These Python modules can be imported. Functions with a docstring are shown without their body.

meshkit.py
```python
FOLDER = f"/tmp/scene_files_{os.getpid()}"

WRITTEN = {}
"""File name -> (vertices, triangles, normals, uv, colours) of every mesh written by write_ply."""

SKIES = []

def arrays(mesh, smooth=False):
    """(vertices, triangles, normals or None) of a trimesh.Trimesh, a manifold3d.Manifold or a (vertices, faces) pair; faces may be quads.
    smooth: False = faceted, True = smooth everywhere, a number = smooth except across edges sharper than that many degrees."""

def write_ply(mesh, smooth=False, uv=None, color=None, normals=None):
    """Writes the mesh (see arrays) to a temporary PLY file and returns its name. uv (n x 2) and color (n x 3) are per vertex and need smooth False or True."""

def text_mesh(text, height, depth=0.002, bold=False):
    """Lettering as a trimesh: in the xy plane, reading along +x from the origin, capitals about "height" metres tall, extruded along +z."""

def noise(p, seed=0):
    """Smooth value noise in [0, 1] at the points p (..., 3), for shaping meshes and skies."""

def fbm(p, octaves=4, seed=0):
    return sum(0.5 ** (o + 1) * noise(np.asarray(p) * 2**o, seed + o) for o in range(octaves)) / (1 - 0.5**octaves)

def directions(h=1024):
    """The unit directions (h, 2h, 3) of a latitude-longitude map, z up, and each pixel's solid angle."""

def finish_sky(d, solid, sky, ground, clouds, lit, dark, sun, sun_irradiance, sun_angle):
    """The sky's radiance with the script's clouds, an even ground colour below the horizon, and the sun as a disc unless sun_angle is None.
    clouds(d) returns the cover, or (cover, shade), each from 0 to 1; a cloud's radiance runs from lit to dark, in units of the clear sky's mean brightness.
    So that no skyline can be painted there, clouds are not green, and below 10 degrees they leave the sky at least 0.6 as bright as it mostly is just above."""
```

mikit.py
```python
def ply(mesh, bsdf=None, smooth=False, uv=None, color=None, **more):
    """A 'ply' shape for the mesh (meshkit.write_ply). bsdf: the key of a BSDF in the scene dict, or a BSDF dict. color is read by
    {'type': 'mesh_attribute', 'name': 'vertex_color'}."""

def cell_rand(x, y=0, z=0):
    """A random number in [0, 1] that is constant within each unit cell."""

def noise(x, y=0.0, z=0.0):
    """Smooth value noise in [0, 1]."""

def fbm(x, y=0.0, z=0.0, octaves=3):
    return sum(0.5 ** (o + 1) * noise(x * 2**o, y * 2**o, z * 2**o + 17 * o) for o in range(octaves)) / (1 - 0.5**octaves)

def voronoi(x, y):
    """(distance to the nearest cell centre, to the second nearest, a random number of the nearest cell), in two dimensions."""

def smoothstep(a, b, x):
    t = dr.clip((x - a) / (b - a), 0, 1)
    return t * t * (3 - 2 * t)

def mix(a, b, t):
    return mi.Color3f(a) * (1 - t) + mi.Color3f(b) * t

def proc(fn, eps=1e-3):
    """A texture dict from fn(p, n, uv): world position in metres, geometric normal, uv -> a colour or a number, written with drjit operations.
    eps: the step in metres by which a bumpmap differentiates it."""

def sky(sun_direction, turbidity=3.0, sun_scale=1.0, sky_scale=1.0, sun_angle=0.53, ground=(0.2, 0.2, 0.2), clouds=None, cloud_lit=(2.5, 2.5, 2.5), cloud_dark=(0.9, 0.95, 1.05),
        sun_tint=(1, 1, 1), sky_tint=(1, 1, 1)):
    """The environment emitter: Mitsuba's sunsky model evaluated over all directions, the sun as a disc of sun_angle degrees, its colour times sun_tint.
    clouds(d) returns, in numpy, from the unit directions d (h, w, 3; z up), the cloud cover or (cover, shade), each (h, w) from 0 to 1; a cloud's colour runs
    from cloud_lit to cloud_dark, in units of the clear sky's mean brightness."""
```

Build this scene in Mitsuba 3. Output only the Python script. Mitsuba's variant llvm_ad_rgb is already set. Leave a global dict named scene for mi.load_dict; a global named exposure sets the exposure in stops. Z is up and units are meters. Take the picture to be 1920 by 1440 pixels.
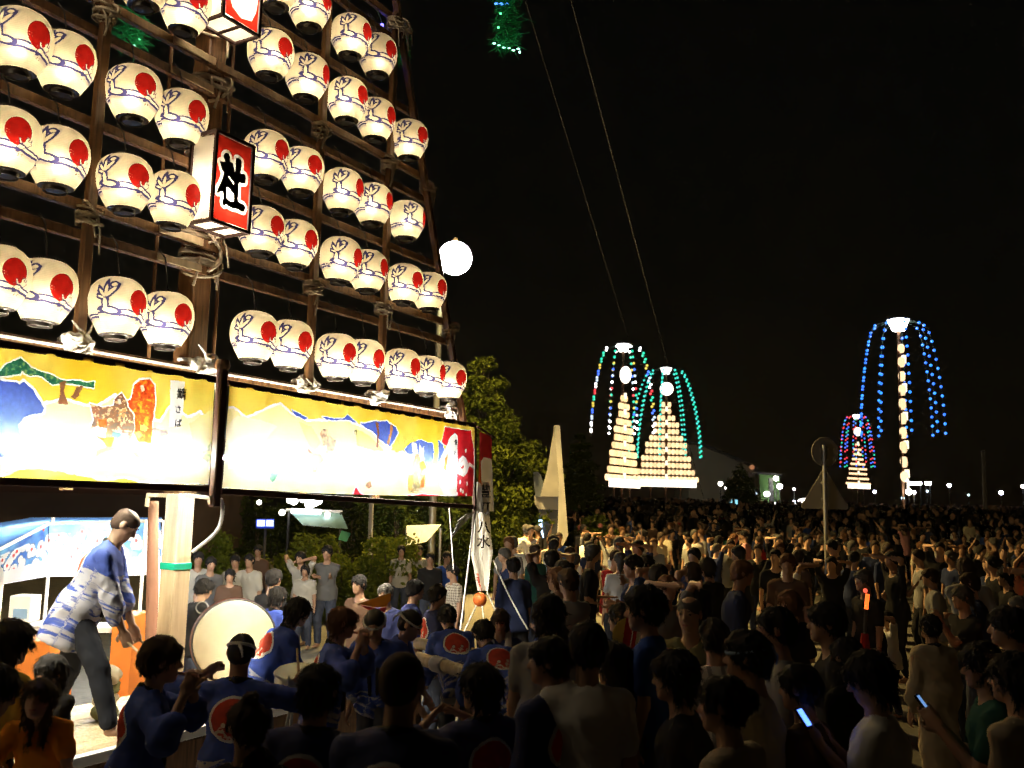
import math, numpy as np, trimesh, mitsuba as mi, drjit as dr, mikit, meshkit
from mikit import proc, noise, fbm, smoothstep, mix, cell_rand
T = mi.ScalarTransform4f
scene, labels = {}, {}
PI = math.pi
# ---------------------------------------------------------------- camera, sky, exposure
EYE = np.array([0.0, 0.0, 2.2])
FPX, PITCH, ROLL = 1730.34, math.radians(7.2606), math.radians(1.4007)   # focal length in pixels of a 1920 wide frame
FWD = np.array([0, math.cos(PITCH), math.sin(PITCH)])
_up, _rt = np.array([0, -math.sin(PITCH), math.cos(PITCH)]), np.array([1.0, 0, 0])
RIGHT, UP = math.cos(ROLL) * _rt + math.sin(ROLL) * _up, -math.sin(ROLL) * _rt + math.cos(ROLL) * _up
exposure = 0.35
LANTERN_POWER, TUBE_POWER, LAMP_POWER = 1.1, 480.0, 1250.0
scene['camera'] = {'type': 'thinlens', 'aperture_radius': 0.007, 'focus_distance': 8.2, 'fov': 2 * math.degrees(math.atan(960 / FPX)), 'fov_axis': 'x', 'near_clip': 0.05, 'far_clip': 2000.0,
                   'to_world': T().look_at(EYE.tolist(), (EYE + FWD).tolist(), UP.tolist())}
scene['sky'] = {**mikit.sky([0.3, -0.8, 0.05], turbidity=4, sun_scale=0.0, sky_scale=0.035, sky_tint=(1.0, 0.82, 0.62), ground=(0.02, 0.02, 0.02)), 'sampling_weight': 0.15}


def at(px, py, dist):
    """The point seen at (px, py) of the 1920 x 1440 photograph, dist metres ahead of the lens."""
    return EYE + dist * (FWD + (px - 960) / FPX * RIGHT - (py - 720) / FPX * UP)


def on_ground(px, dist):
    """The ground point under column px (near the horizon line) at that distance."""
    p = at(px, 940 + (px - 960) * 0.0245, dist)
    return np.array([p[0], p[1], 0.0])
# ---------------------------------------------------------------- bodies from distance fields
class Field:
    """A distance field on a rectilinear grid, meshed by surface nets."""
    def __init__(s, lo, hi, h, fine=(), hf=None, far=0.14):
        s.ax = []
        for k in range(3):
            cuts = [(max(lo[k], b[0][k]), min(hi[k], b[1][k])) for b in fine]
            pts, x = [lo[k]], lo[k]
            while x < hi[k]:
                step = hf if any(a - h <= x < b for a, b in cuts) else h
                x += step
                pts.append(x)
            s.ax.append(np.array(pts, np.float32))
        s.D = np.full([len(a) for a in s.ax], far, np.float32)
        s.far = far

    def _box(s, lo, hi):
        i = [slice(np.searchsorted(a, l), np.searchsorted(a, h_)) for a, l, h_ in zip(s.ax, lo, hi)]
        g = np.meshgrid(*[a[j] for a, j in zip(s.ax, i)], indexing='ij', sparse=True)
        return tuple(i), g

    def _put(s, i, d, k, sub=False):
        A = s.D[i]
        if sub:
            d, A = -d, A
            hh = np.clip(0.5 + 0.5 * (d - A) / k, 0, 1)
            s.D[i] = A * (1 - hh) + d * hh + k * hh * (1 - hh)
        else:
            hh = np.clip(0.5 + 0.5 * (d - A) / k, 0, 1)
            s.D[i] = d * (1 - hh) + A * hh - k * hh * (1 - hh)

    def cone(s, a, b, ra, rb, k=0.02, sub=False):
        a, b = np.asarray(a, float), np.asarray(b, float)
        m = max(ra, rb) + s.far
        i, (x, y, z) = s._box(np.minimum(a, b) - m, np.maximum(a, b) + m)
        ab = b - a
        L = max(ab @ ab, 1e-9)
        px, py, pz = x - a[0], y - a[1], z - a[2]
        t = np.clip((px * ab[0] + py * ab[1] + pz * ab[2]) / L, 0, 1)
        d = np.sqrt((px - t * ab[0]) ** 2 + (py - t * ab[1]) ** 2 + (pz - t * ab[2]) ** 2) - (ra + (rb - ra) * t)
        s._put(i, d.astype(np.float32), k, sub)

    def ell(s, c, r, R=None, k=0.02, sub=False):
        c, r = np.asarray(c, float), np.asarray(r, float)
        R = np.eye(3) if R is None else R
        ext = np.sqrt(((R * r) ** 2).sum(1)) + s.far
        i, (x, y, z) = s._box(c - ext, c + ext)
        q = [(x - c[0]) * R[0, j] + (y - c[1]) * R[1, j] + (z - c[2]) * R[2, j] for j in range(3)]
        k0 = np.sqrt(sum((qq / rr) ** 2 for qq, rr in zip(q, r)))
        k1 = np.sqrt(sum((qq / rr ** 2) ** 2 for qq, rr in zip(q, r))) + 1e-9
        d = k0 * (k0 - 1) / k1
        s._put(i, d.astype(np.float32), k, sub)

    def plane(s, p, n, k=0.004):
        """Cuts away everything on the side that n points to."""
        g = np.meshgrid(*s.ax, indexing='ij', sparse=True)
        d = sum((gg - pp) * nn for gg, pp, nn in zip(g, p, n))
        s.D = np.maximum(s.D, d).astype(np.float32)

    def mesh(s):
        D = s.D
        ins = D < 0
        n = D.shape
        c = sum(ins[a:n[0] - 1 + a, b:n[1] - 1 + b, d:n[2] - 1 + d].astype(np.int8) for a in (0, 1) for b in (0, 1) for d in (0, 1))
        I = np.argwhere((c > 0) & (c < 8))
        if len(I) == 0:
            return trimesh.Trimesh()
        idx = np.full([k - 1 for k in n], -1, np.int64)
        idx[tuple(I.T)] = np.arange(len(I))
        acc, cnt = np.zeros((len(I), 3)), np.zeros(len(I))
        corner = {o: D[tuple((I + o).T)] for o in np.ndindex(2, 2, 2)}
        P = [np.stack([a[I[:, k]], a[I[:, k] + 1]], 1) for k, a in enumerate(s.ax)]
        for o in np.ndindex(2, 2, 2):
            for k in range(3):
                if o[k] == 0:
                    o2 = tuple(1 if j == k else o[j] for j in range(3))
                    da, db = corner[o], corner[o2]
                    m = (da < 0) != (db < 0)
                    t = np.where(m, da / np.where(m, da - db, 1), 0)
                    for j in range(3):
                        v = P[j][:, 0] + t * (P[j][:, 1] - P[j][:, 0]) if j == k else P[j][:, o[j]]
                        acc[:, j] += np.where(m, v, 0)
                    cnt += m
        V = acc / cnt[:, None]
        F = []
        for k in range(3):
            a, b = [slice(None)] * 3, [slice(None)] * 3
            a[k], b[k] = slice(0, -1), slice(1, None)
            ch = ins[tuple(a)] != ins[tuple(b)]
            E = np.argwhere(ch)
            u, w = [(1, 2), (2, 0), (0, 1)][k]
            ok = (E[:, u] > 0) & (E[:, w] > 0) & (E[:, u] < n[u] - 1) & (E[:, w] < n[w] - 1)
            E = E[ok]
            eu, ew = np.eye(3, dtype=int)[u], np.eye(3, dtype=int)[w]
            q = np.stack([idx[tuple((E - eu - ew).T)], idx[tuple((E - ew).T)], idx[tuple(E.T)], idx[tuple((E - eu).T)]], 1)
            flip = ~ins[tuple(E.T)]
            q[flip] = q[flip][:, ::-1]
            F.append(q)
        F = np.vstack(F)
        return trimesh.Trimesh(V, np.vstack([F[:, [0, 1, 2]], F[:, [0, 2, 3]]]), process=False)


def unit(v):
    v = np.asarray(v, float)
    return v / max(np.linalg.norm(v), 1e-9)


def rotm(yaw=0, pitch=0, roll=0):
    """yaw turns to the person's left, pitch nods down, roll tips to the right; degrees."""
    y, p, r = np.radians([yaw, pitch, roll])
    Rz = np.array([[math.cos(y), -math.sin(y), 0], [math.sin(y), math.cos(y), 0], [0, 0, 1]])
    Rx = np.array([[1, 0, 0], [0, math.cos(-p), -math.sin(-p)], [0, math.sin(-p), math.cos(-p)]])
    Ry = np.array([[math.cos(r), 0, math.sin(r)], [0, 1, 0], [-math.sin(r), 0, math.cos(r)]])
    return Rz @ Rx @ Ry


def ik(a, c, l1, l2, pole):
    a, c = np.asarray(a, float), np.asarray(c, float)
    d = np.linalg.norm(c - a)
    dd = min(d, (l1 + l2) * 0.995)
    u = unit(c - a)
    c = a + u * dd
    x = (l1 * l1 - l2 * l2 + dd * dd) / (2 * dd)
    h = math.sqrt(max(l1 * l1 - x * x, 0))
    p = np.asarray(pole, float)
    p = unit(p - (p @ u) * u)
    return a + u * x + p * h, c


def skeleton(lean=4, side=0, twist=0, head=(0, 6, 0), pelvis=(0, 0, 0.53), hands=None, poles=None, feet=None, knees=None, wide=1.0, neck=0.0):
    """Joints in units of the standing height: x to the right, y ahead, z up."""
    J = {}
    pv = np.array(pelvis, float)
    A = unit([math.sin(math.radians(side)), math.sin(math.radians(lean)), math.cos(math.radians(lean))])
    s0 = np.array([math.cos(math.radians(twist)), math.sin(math.radians(twist)), 0])
    S = unit(s0 - (s0 @ A) * A)
    Fw = np.cross(A, S)
    J['pelvis'], J['axis'], J['S'], J['F'] = pv, A, S, Fw
    nb = pv + A * 0.285
    J['neck'] = nb
    J['R'] = np.stack([S, Fw, A], 1)
    Rh = rotm(*head)
    hd = unit(A * 0.6 + np.array([0, 0, 0.4]) + Fw * (0.10 + neck))
    J['headR'], J['head'] = Rh, nb + hd * 0.106 + Rh @ np.array([0, 0.012, 0])
    for i, sg in ((0, -1), (1, 1)):
        sh = nb - A * 0.040 + S * sg * 0.098 * wide
        tgt = (hands or {}).get(i)
        tgt = sh + np.array([sg * 0.035, 0.03, -0.325]) if tgt is None else np.asarray(tgt, float)
        pole = (poles or {}).get(i, (sg * 0.35, -1, -0.25))
        el, wr = ik(sh, tgt, 0.175, 0.15, pole)
        J['sh', i], J['el', i], J['wr', i] = sh, el, wr
        hp = pv + S * sg * 0.05 - np.array([0, 0, 0.02])
        ft = (feet or {}).get(i)
        ft = np.array([hp[0] + sg * 0.012, hp[1] - 0.01 + 0.02 * sg, 0.045]) if ft is None else np.asarray(ft, float)
        kn, an = ik(hp, ft, 0.245, 0.232, (knees or {}).get(i, (sg * 0.12, 1, 0)))
        J['hip', i], J['kn', i], J['an', i] = hp, kn, an
    return J


def put_head(f, c, R, s, ears=True, face=True):
    def L(v):
        return c + R @ (np.asarray(v, float) * s)
    f.ell(L((0, -0.06, 0.13)), np.array([0.335, 0.41, 0.36]) * s, R, k=0.02 * s)
    f.ell(L((0, 0.07, -0.13)), np.array([0.275, 0.30, 0.33]) * s, R, k=0.10 * s)
    if face:
        f.ell(L((0, 0.24, -0.37)), np.array([0.15, 0.13, 0.11]) * s, R, k=0.09 * s)
        f.cone(L((0, 0.335, 0.06)), L((0, 0.425, -0.10)), 0.03 * s, 0.05 * s, k=0.045 * s)
        for g in (-1, 1):
            f.ell(L((g * 0.155, 0.42, 0.055)), np.array([0.10, 0.10, 0.06]) * s, R, k=0.07 * s, sub=True)
            f.ell(L((g * 0.145, 0.285, 0.05)), np.array([0.07, 0.06, 0.05]) * s, R, k=0.02 * s)
            f.ell(L((g * 0.05, 0.385, -0.125)), np.array([0.035, 0.04, 0.03]) * s, R, k=0.03 * s)
        f.ell(L((0, 0.335, -0.245)), np.array([0.10, 0.045, 0.03]) * s, R, k=0.03 * s)
        f.ell(L((0, 0.325, -0.295)), np.array([0.085, 0.045, 0.03]) * s, R, k=0.02 * s)
    if ears:
        for g in (-1, 1):
            f.ell(L((g * 0.345, -0.04, 0.0)), np.array([0.045, 0.10, 0.135]) * s, R @ rotm(-12 * g), k=0.03 * s)


def put_hand(f, wr, d, palm, s, curl=0.5, left=False):
    """Palm, four fingers of unequal length with two bends, and a thumb from the side of the palm; d points along the hand, palm is the palm's normal."""
    d, palm = unit(d), np.asarray(palm, float)
    palm = unit(palm - (palm @ d) * d)
    side = np.cross(d, palm) * (1 if left else -1)
    R = np.stack([side, palm, d], 1)
    f.ell(wr + d * 0.048 * s, np.array([0.042, 0.018, 0.055]) * s, R, k=0.012)
    for j, ln in enumerate((0.88, 1.0, 0.95, 0.76)):
        o = (1.5 - j) * 0.0205
        p = wr + d * 0.088 * s + side * o * s
        a, q = 0.35 * curl, p
        for seg, rad in ((0.042, 0.0098), (0.029, 0.009), (0.021, 0.008)):
            dd = d * math.cos(a) + palm * math.sin(a) + side * o * 1.2 * (1 - curl)
            q2 = q + unit(dd) * seg * ln * s
            f.cone(q, q2, rad * s, (rad - 0.0008) * s, k=0.004)
            q, a = q2, a + 1.05 * curl + 0.08
    t0 = wr + d * 0.022 * s + side * 0.03 * s
    t1 = t0 + unit(d * 0.7 + side * 0.75 + palm * 0.35) * 0.042 * s
    t2 = t1 + unit(d * 0.9 + side * 0.15 + palm * (0.3 + 0.5 * curl)) * 0.034 * s
    f.cone(t0, t1, 0.014 * s, 0.0115 * s, k=0.01)
    f.cone(t1, t2, 0.011 * s, 0.009 * s, k=0.004)


def limbs_of(J, H):
    return {k: (v * H if k not in ('axis', 'S', 'F', 'R', 'headR') else v) for k, v in J.items()}


def torso_cones(f, J, H, g=0.0, girth=1.0, k=0.05, chest=1.0):
    A, S, Fw, pv, R = J['axis'], J['S'], J['F'], J['pelvis'], J['R']
    w = girth * H
    f.ell(pv + A * 0.01 * H, np.array([0.094, 0.066, 0.075]) * w + g, R, k=k)
    f.ell(pv + A * 0.10 * H + Fw * 0.004 * H, np.array([0.080, 0.057, 0.095]) * w + g, R, k=k)
    f.ell(pv + A * 0.188 * H + Fw * 0.004 * H, np.array([0.092 * chest, 0.065 * chest, 0.082]) * w + g, R, k=k)
    for i, sg in ((0, -1), (1, 1)):
        f.cone(J['neck'] - A * 0.020 * H + S * sg * .015 * H, J['sh', i], 0.030 * H + g, 0.026 * H + g * .8, k=0.035)


def person_mesh(H=1.68, hs=0.134, girth=1.0, hair='short', top='tee', bottom='trousers', lod=1, seed=0, curl=0.5, palms=None, handdirs=None, fine_hands=False, hem=None, **pose):
    """The parts of one figure in its own frame: {name: (mesh, uv or None)}. lod 0 near, 1 middle, 2 far."""
    J = limbs_of(skeleton(**pose), H)
    s = hs * H * 1.0
    hc, hR = J['head'], J['headR']
    h, hf = ((0.017, 0.0075), (0.028, 0.016), (0.045, 0.03))[lod]
    pts = np.array([J[k] for k in J if isinstance(k, tuple)] + [J['pelvis'], J['neck'], hc])
    lo, hi = pts.min(0) - 0.24, pts.max(0) + 0.24
    lo[2] = min(lo[2], -0.02)
    A, S, Fw, R = J['axis'], J['S'], J['F'], J['R']
    out = {}
    fine = [(hc - 0.62 * s, hc + 0.62 * s)]
    if fine_hands:
        for i in (0, 1):
            fine.append((J['wr', i] - 0.12, J['wr', i] + 0.12))
    f = Field(lo, hi, h, fine, hf)
    torso_cones(f, J, H, 0, girth)
    f.cone(J['neck'] - A * 0.01 * H, hc + hR @ np.array([0, -0.06, -0.15]) * s, 0.034 * H, 0.031 * H, k=0.02)
    for i, sg in ((0, -1), (1, 1)):
        f.cone(J['sh', i], J['el', i], 0.0285 * H * girth ** 0.5, 0.0225 * H, k=0.02)
        f.cone(J['el', i], J['wr', i], 0.0235 * H, 0.0150 * H, k=0.012)
        hd = (handdirs or {}).get(i, J['wr', i] - J['el', i])
        pn = (palms or {}).get(i, S * -sg)
        if lod == 2:
            f.cone(J['wr', i], J['wr', i] + unit(hd) * 0.07 * H, 0.019 * H, 0.014 * H, k=0.01)
        else:
            put_hand(f, J['wr', i], hd, pn, H / 1.72, curl, left=(i == 0))
        f.cone(J['hip', i], J['kn', i], 0.050 * H * girth ** 0.5, 0.032 * H, k=0.03)
        f.cone(J['kn', i], J['an', i], 0.034 * H, 0.021 * H, k=0.015)
        toe = unit(np.array([Fw[0] + 0.1 * sg, Fw[1], 0]))
        f.cone(J['an', i] + (0, 0, -0.018 * H), J['an', i] + toe * 0.09 * H + (0, 0, -0.026 * H), 0.022 * H, 0.016 * H, k=0.012)
    put_head(f, hc, hR, s, lod < 2, lod < 2)
    out['body'] = (f.mesh(), None)

    def rough(m, amp, freq, sd):
        if amp and len(m.vertices):
            v = np.array(m.vertices)
            n = m.vertex_normals
            w = v + 0.05 * np.stack([meshkit.noise(v * 5 + sd), meshkit.noise(v * 5 + sd + 9), meshkit.noise(v * 5 + sd + 17)], 1)
            f1 = meshkit.fbm(w * freq + sd * 7.3, 3) - 0.5
            f2 = 0.5 - np.abs(meshkit.noise(w @ np.array([[13, 4, 0], [4, 12, 3], [7, -6, 5.0]]) + sd) - 0.5) * 2      # creases
            m.vertices = v + n * ((f1 * 2 + f2 * 0.9) * amp)[:, None]
        return m

    def tuv(m):
        q = (m.vertices - J['pelvis']) @ R
        front = q[:, 1] > 0
        return np.stack([q[:, 0] / H + np.where(front, 10.0, 0.0), q[:, 2] / H], 1)

    # the garment on the upper body
    if top:
        loose = {'tee': 0.013, 'shirt': 0.016, 'happi': 0.024, 'tank': 0.009, 'robe': 0.022}[top]
        sl = {'tee': 0.62, 'shirt': 0.8, 'happi': 1.0, 'tank': 0.12, 'robe': 1.0}[top]
        hemz = hem if hem is not None else {'tee': -0.075, 'shirt': -0.10, 'happi': -0.135, 'tank': -0.06, 'robe': -0.5}[top]
        f = Field(lo, hi, h, (), h)
        torso_cones(f, J, H, loose, girth, chest=1.03)
        if top == 'robe':
            for z0, z1, r0, r1 in ((0.02, -0.25, 0.075, 0.07), (-0.25, -0.47, 0.07, 0.072)):
                for g in (-0.035, 0.035):
                    f.cone(J['pelvis'] + S * g * H + A * z0 * H, J['pelvis'] + S * g * H + A * z1 * H, r0 * H, r1 * H, k=0.06)
        else:
            f.cone(J['pelvis'] + A * 0.02 * H - S * 0.03 * H, J['pelvis'] + A * (hemz - 0.05) * H - S * 0.04 * H, 0.066 * H * girth + loose, 0.066 * H * girth + loose * 1.4, k=0.05)
            f.cone(J['pelvis'] + A * 0.02 * H + S * 0.03 * H, J['pelvis'] + A * (hemz - 0.05) * H + S * 0.04 * H, 0.066 * H * girth + loose, 0.066 * H * girth + loose * 1.4, k=0.05)
        for i, sg in ((0, -1), (1, 1)):
            e = J['sh', i] + (J['el', i] - J['sh', i]) * sl
            r1 = 0.0255 * H + loose * 1.15
            f.cone(J['sh', i], e, 0.0265 * H + loose * .8, r1, k=0.03)
            if top in ('happi', 'robe'):
                e2 = J['el', i] + (J['wr', i] - J['el', i]) * (0.3 if top == 'happi' else 0.55)
                f.cone(J['el', i], e2, r1, r1 * 1.05, k=0.02)
                f.cone(J['el', i], e2 - (0, 0, 0.055 * H), r1 * 0.8, r1 * 0.55, k=0.03)
        f.plane(J['pelvis'] + A * hemz * H, -A)
        f.cone(J['neck'] + A * 0.012 * H + Fw * 0.012 * H, J['neck'] + A * 0.12 * H + Fw * 0.03 * H, 0.040 * H, 0.06 * H, k=0.006, sub=True)
        if top in ('happi', 'robe', 'shirt'):
            f.cone(J['neck'] + A * 0.01 * H + Fw * 0.06 * H, J['neck'] - A * 0.12 * H + Fw * 0.085 * H, 0.03 * H, 0.004 * H, k=0.006, sub=True)
        m = rough(f.mesh(), (0.015, 0.012, 0)[lod], 9.0, seed)
        out[{'tee': 't_shirt', 'shirt': 'shirt', 'happi': 'happi_coat', 'tank': 'tank_top', 'robe': 'robe'}[top]] = (m, tuv(m))
        if top in ('happi', 'robe') and lod == 0:
            f = Field(lo, hi, h * 0.8, (), h)
            for sg in (-1, 1):
                n0, n1 = J['neck'] - Fw * 0.036 * H + A * 0.012 * H, J['neck'] + S * sg * 0.043 * H + A * 0.004 * H
                n2, n3 = J['neck'] + S * sg * 0.03 * H - A * 0.05 * H + Fw * 0.062 * H, J['pelvis'] + S * sg * 0.02 * H + Fw * 0.088 * H * girth + A * 0.02 * H
                for a, b in ((n0, n1), (n1, n2), (n2, n3)):
                    f.cone(a, b, 0.014 * H, 0.014 * H, k=0.01)
            out['collar'] = (f.mesh(), None)
    if bottom:
        f = Field(lo, hi, h, (), h)
        end = {'trousers': 0.92, 'shorts': None, 'skirt': None}[bottom]
        f.ell(J['pelvis'] + A * 0.0 * H, np.array([0.098, 0.071, 0.075]) * H * girth + 0.004, R, k=0.04)
        for i, sg in ((0, -1), (1, 1)):
            f.cone(J['hip', i], J['kn', i], 0.050 * H * girth ** 0.5 + 0.012, 0.032 * H + 0.018, k=0.03)
            if end:
                f.cone(J['kn', i], J['kn', i] + (J['an', i] - J['kn', i]) * end, 0.033 * H + 0.016, 0.026 * H + 0.014, k=0.015)
        f.plane(J['pelvis'] + A * 0.055 * H, A)
        out[{'trousers': 'trousers', 'shorts': 'shorts', 'skirt': 'skirt'}[bottom]] = (rough(f.mesh(), (0.010, 0.008, 0)[lod], 8.0, seed + 3), None)
    # hair
    hh = (0.0085, 0.018, 0.034)[lod]
    if hair and hair != 'bald':
        def L(v):
            return hc + hR @ (np.asarray(v, float) * s)
        dn = 1.2 if hair in ('long', 'bob', 'pony') else 0.75
        f = Field(hc - dn * s * 1.05, hc + np.array([0.8, 0.8, 0.95]) * s, hh, (), hh)
        t = {'crop': 0.018, 'thin': 0.012}.get(hair, 0.05)
        f.ell(L((0, -0.07, 0.14)), (np.array([0.335, 0.41, 0.36]) + t) * s, hR, k=0.02 * s)
        f.ell(L((0, -0.16, -0.06)), (np.array([0.31, 0.30, 0.30]) + t * 0.8) * s, hR, k=0.06 * s)
        f.ell(L((0, 0.43, -0.20)), np.array([0.305, 0.36, 0.39 if hair != 'crop' else 0.44]) * s, hR, k=0.03 * s, sub=True)
        f.ell(L((0, 0.10, -0.62)), np.array([0.6, 0.42, 0.48]) * s, hR, k=0.03 * s, sub=True)
        if hair == 'thin':
            f.ell(L((0, 0.05, 0.62)), np.array([0.26, 0.5, 0.27]) * s, hR, k=0.04 * s, sub=True)
        if hair in ('long', 'bob', 'pony'):
            ln = {'long': -1.05, 'bob': -0.42, 'pony': -0.2}[hair]
            for g in (-1, 1):
                f.cone(L((g * 0.30, -0.08, 0.12)), L((g * 0.30, -0.14, max(ln, -0.6))), 0.085 * s, 0.06 * s, k=0.09 * s)
            f.cone(L((0.15, -0.26, 0.05)), L((0.15, -0.30, ln)), 0.17 * s, 0.10 * s, k=0.1 * s)
            f.cone(L((-0.15, -0.26, 0.05)), L((-0.15, -0.30, ln)), 0.17 * s, 0.10 * s, k=0.1 * s)
        if hair == 'pony':
            f.cone(L((0, -0.48, 0.12)), L((0, -0.62, -0.75)), 0.11 * s, 0.05 * s, k=0.04 * s)
        if hair not in ('crop', 'thin') and lod < 2:
            rg = np.random.default_rng(seed + 9)
            for a in np.linspace(-2.0, 2.0, (46, 22)[lod]) + rg.normal(size=(46, 22)[lod]) * .03:
                sd = abs(a) / 2.0
                b = np.array([.335 * math.sin(a), -.065 + .41 * math.cos(a), .30 - .05 * sd])
                e = np.array([.365 * math.sin(a) + rg.normal() * .03, -.06 + .425 * math.cos(a), ((.13 if hair in ('bob', 'long') else .21) - .26 * sd ** 2) + rg.uniform(-.08, .05)])
                f.cone(L(b), L(e), .055 * s, .012 * s, k=.02 * s)
            for a in np.linspace(-1.1, 1.1, (26, 12)[lod]):
                b = np.array([.33 * math.sin(a), -.10 - .38 * math.cos(a), -.05])
                e = np.array([.27 * math.sin(a) + rg.normal() * .02, -.10 - .33 * math.cos(a), -.30 + rg.uniform(-.08, .05)])
                f.cone(L(b), L(e), .06 * s, .014 * s, k=.03 * s)
        if hair == 'bun':
            f.ell(L((0, -0.52, 0.12)), np.array([0.2, 0.19, 0.19]) * s, hR, k=0.05 * s)
        if hair == 'topknot':
            f.ell(L((0.02, -0.22, 0.56)), np.array([0.18, 0.18, 0.15]) * s, hR, k=0.05 * s)
        if hair in ('short', 'bob', 'long', 'pony', 'bun', 'topknot') and lod < 2:
            rg = np.random.default_rng(seed + 5)
            for _ in range((120, 44)[lod]):
                v = unit(rg.normal(size=3) * (1, 1, 0.8) + (0, -0.2, 0.35))
                if v[1] > 0.55 and v[2] < 0.35:
                    continue
                if v[2] < -0.35 and hair != 'long':
                    continue
                b = np.array([0, -0.075, 0.12]) + v * np.array([0.345, 0.42, 0.375])
                tng = np.array([v[0] * .6, v[1] * .6 + .1 * (v[1] > .2), -.75]) + rg.normal(size=3) * .28
                tng = unit(tng - (tng @ v) * v * .75)
                e = b + tng * rg.uniform(.12, .24) + v * rg.uniform(.0, .05)
                f.cone(L(b), L(e), 0.06 * s, 0.012 * s, k=0.025 * s)
        if hair == 'spiky':
            rg = np.random.default_rng(seed)
            for _ in range(26):
                v = unit(rg.normal(size=3) * (1, 1, 0.7) + (0, -0.15, 0.55))
                b = np.array([0, -0.07, 0.13]) + v * np.array([0.36, 0.43, 0.39])
                f.cone(L(b), L(b + v * 0.10 + np.array([0.03, 0.02, -0.02])), 0.055 * s, 0.015 * s, k=0.04 * s)
        m = f.mesh()
        if len(m.vertices) and lod < 2:
            v = np.array(m.vertices)
            q = (v - hc) @ hR / s
            am = {'crop': 0.006, 'thin': 0.006, 'spiky': 0.06}.get(hair, 0.06)
            nz = meshkit.noise(np.stack([q[:, 0] * 9, q[:, 1] * 9, q[:, 2] * 2.2], 1) + seed) - 0.5 + 0.5 * (meshkit.noise(np.stack([q[:, 0] * 24, q[:, 1] * 24, q[:, 2] * 4], 1) + seed) - 0.5)
            m.vertices = v + m.vertex_normals * (nz * am * s * 1.3)[:, None]
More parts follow.
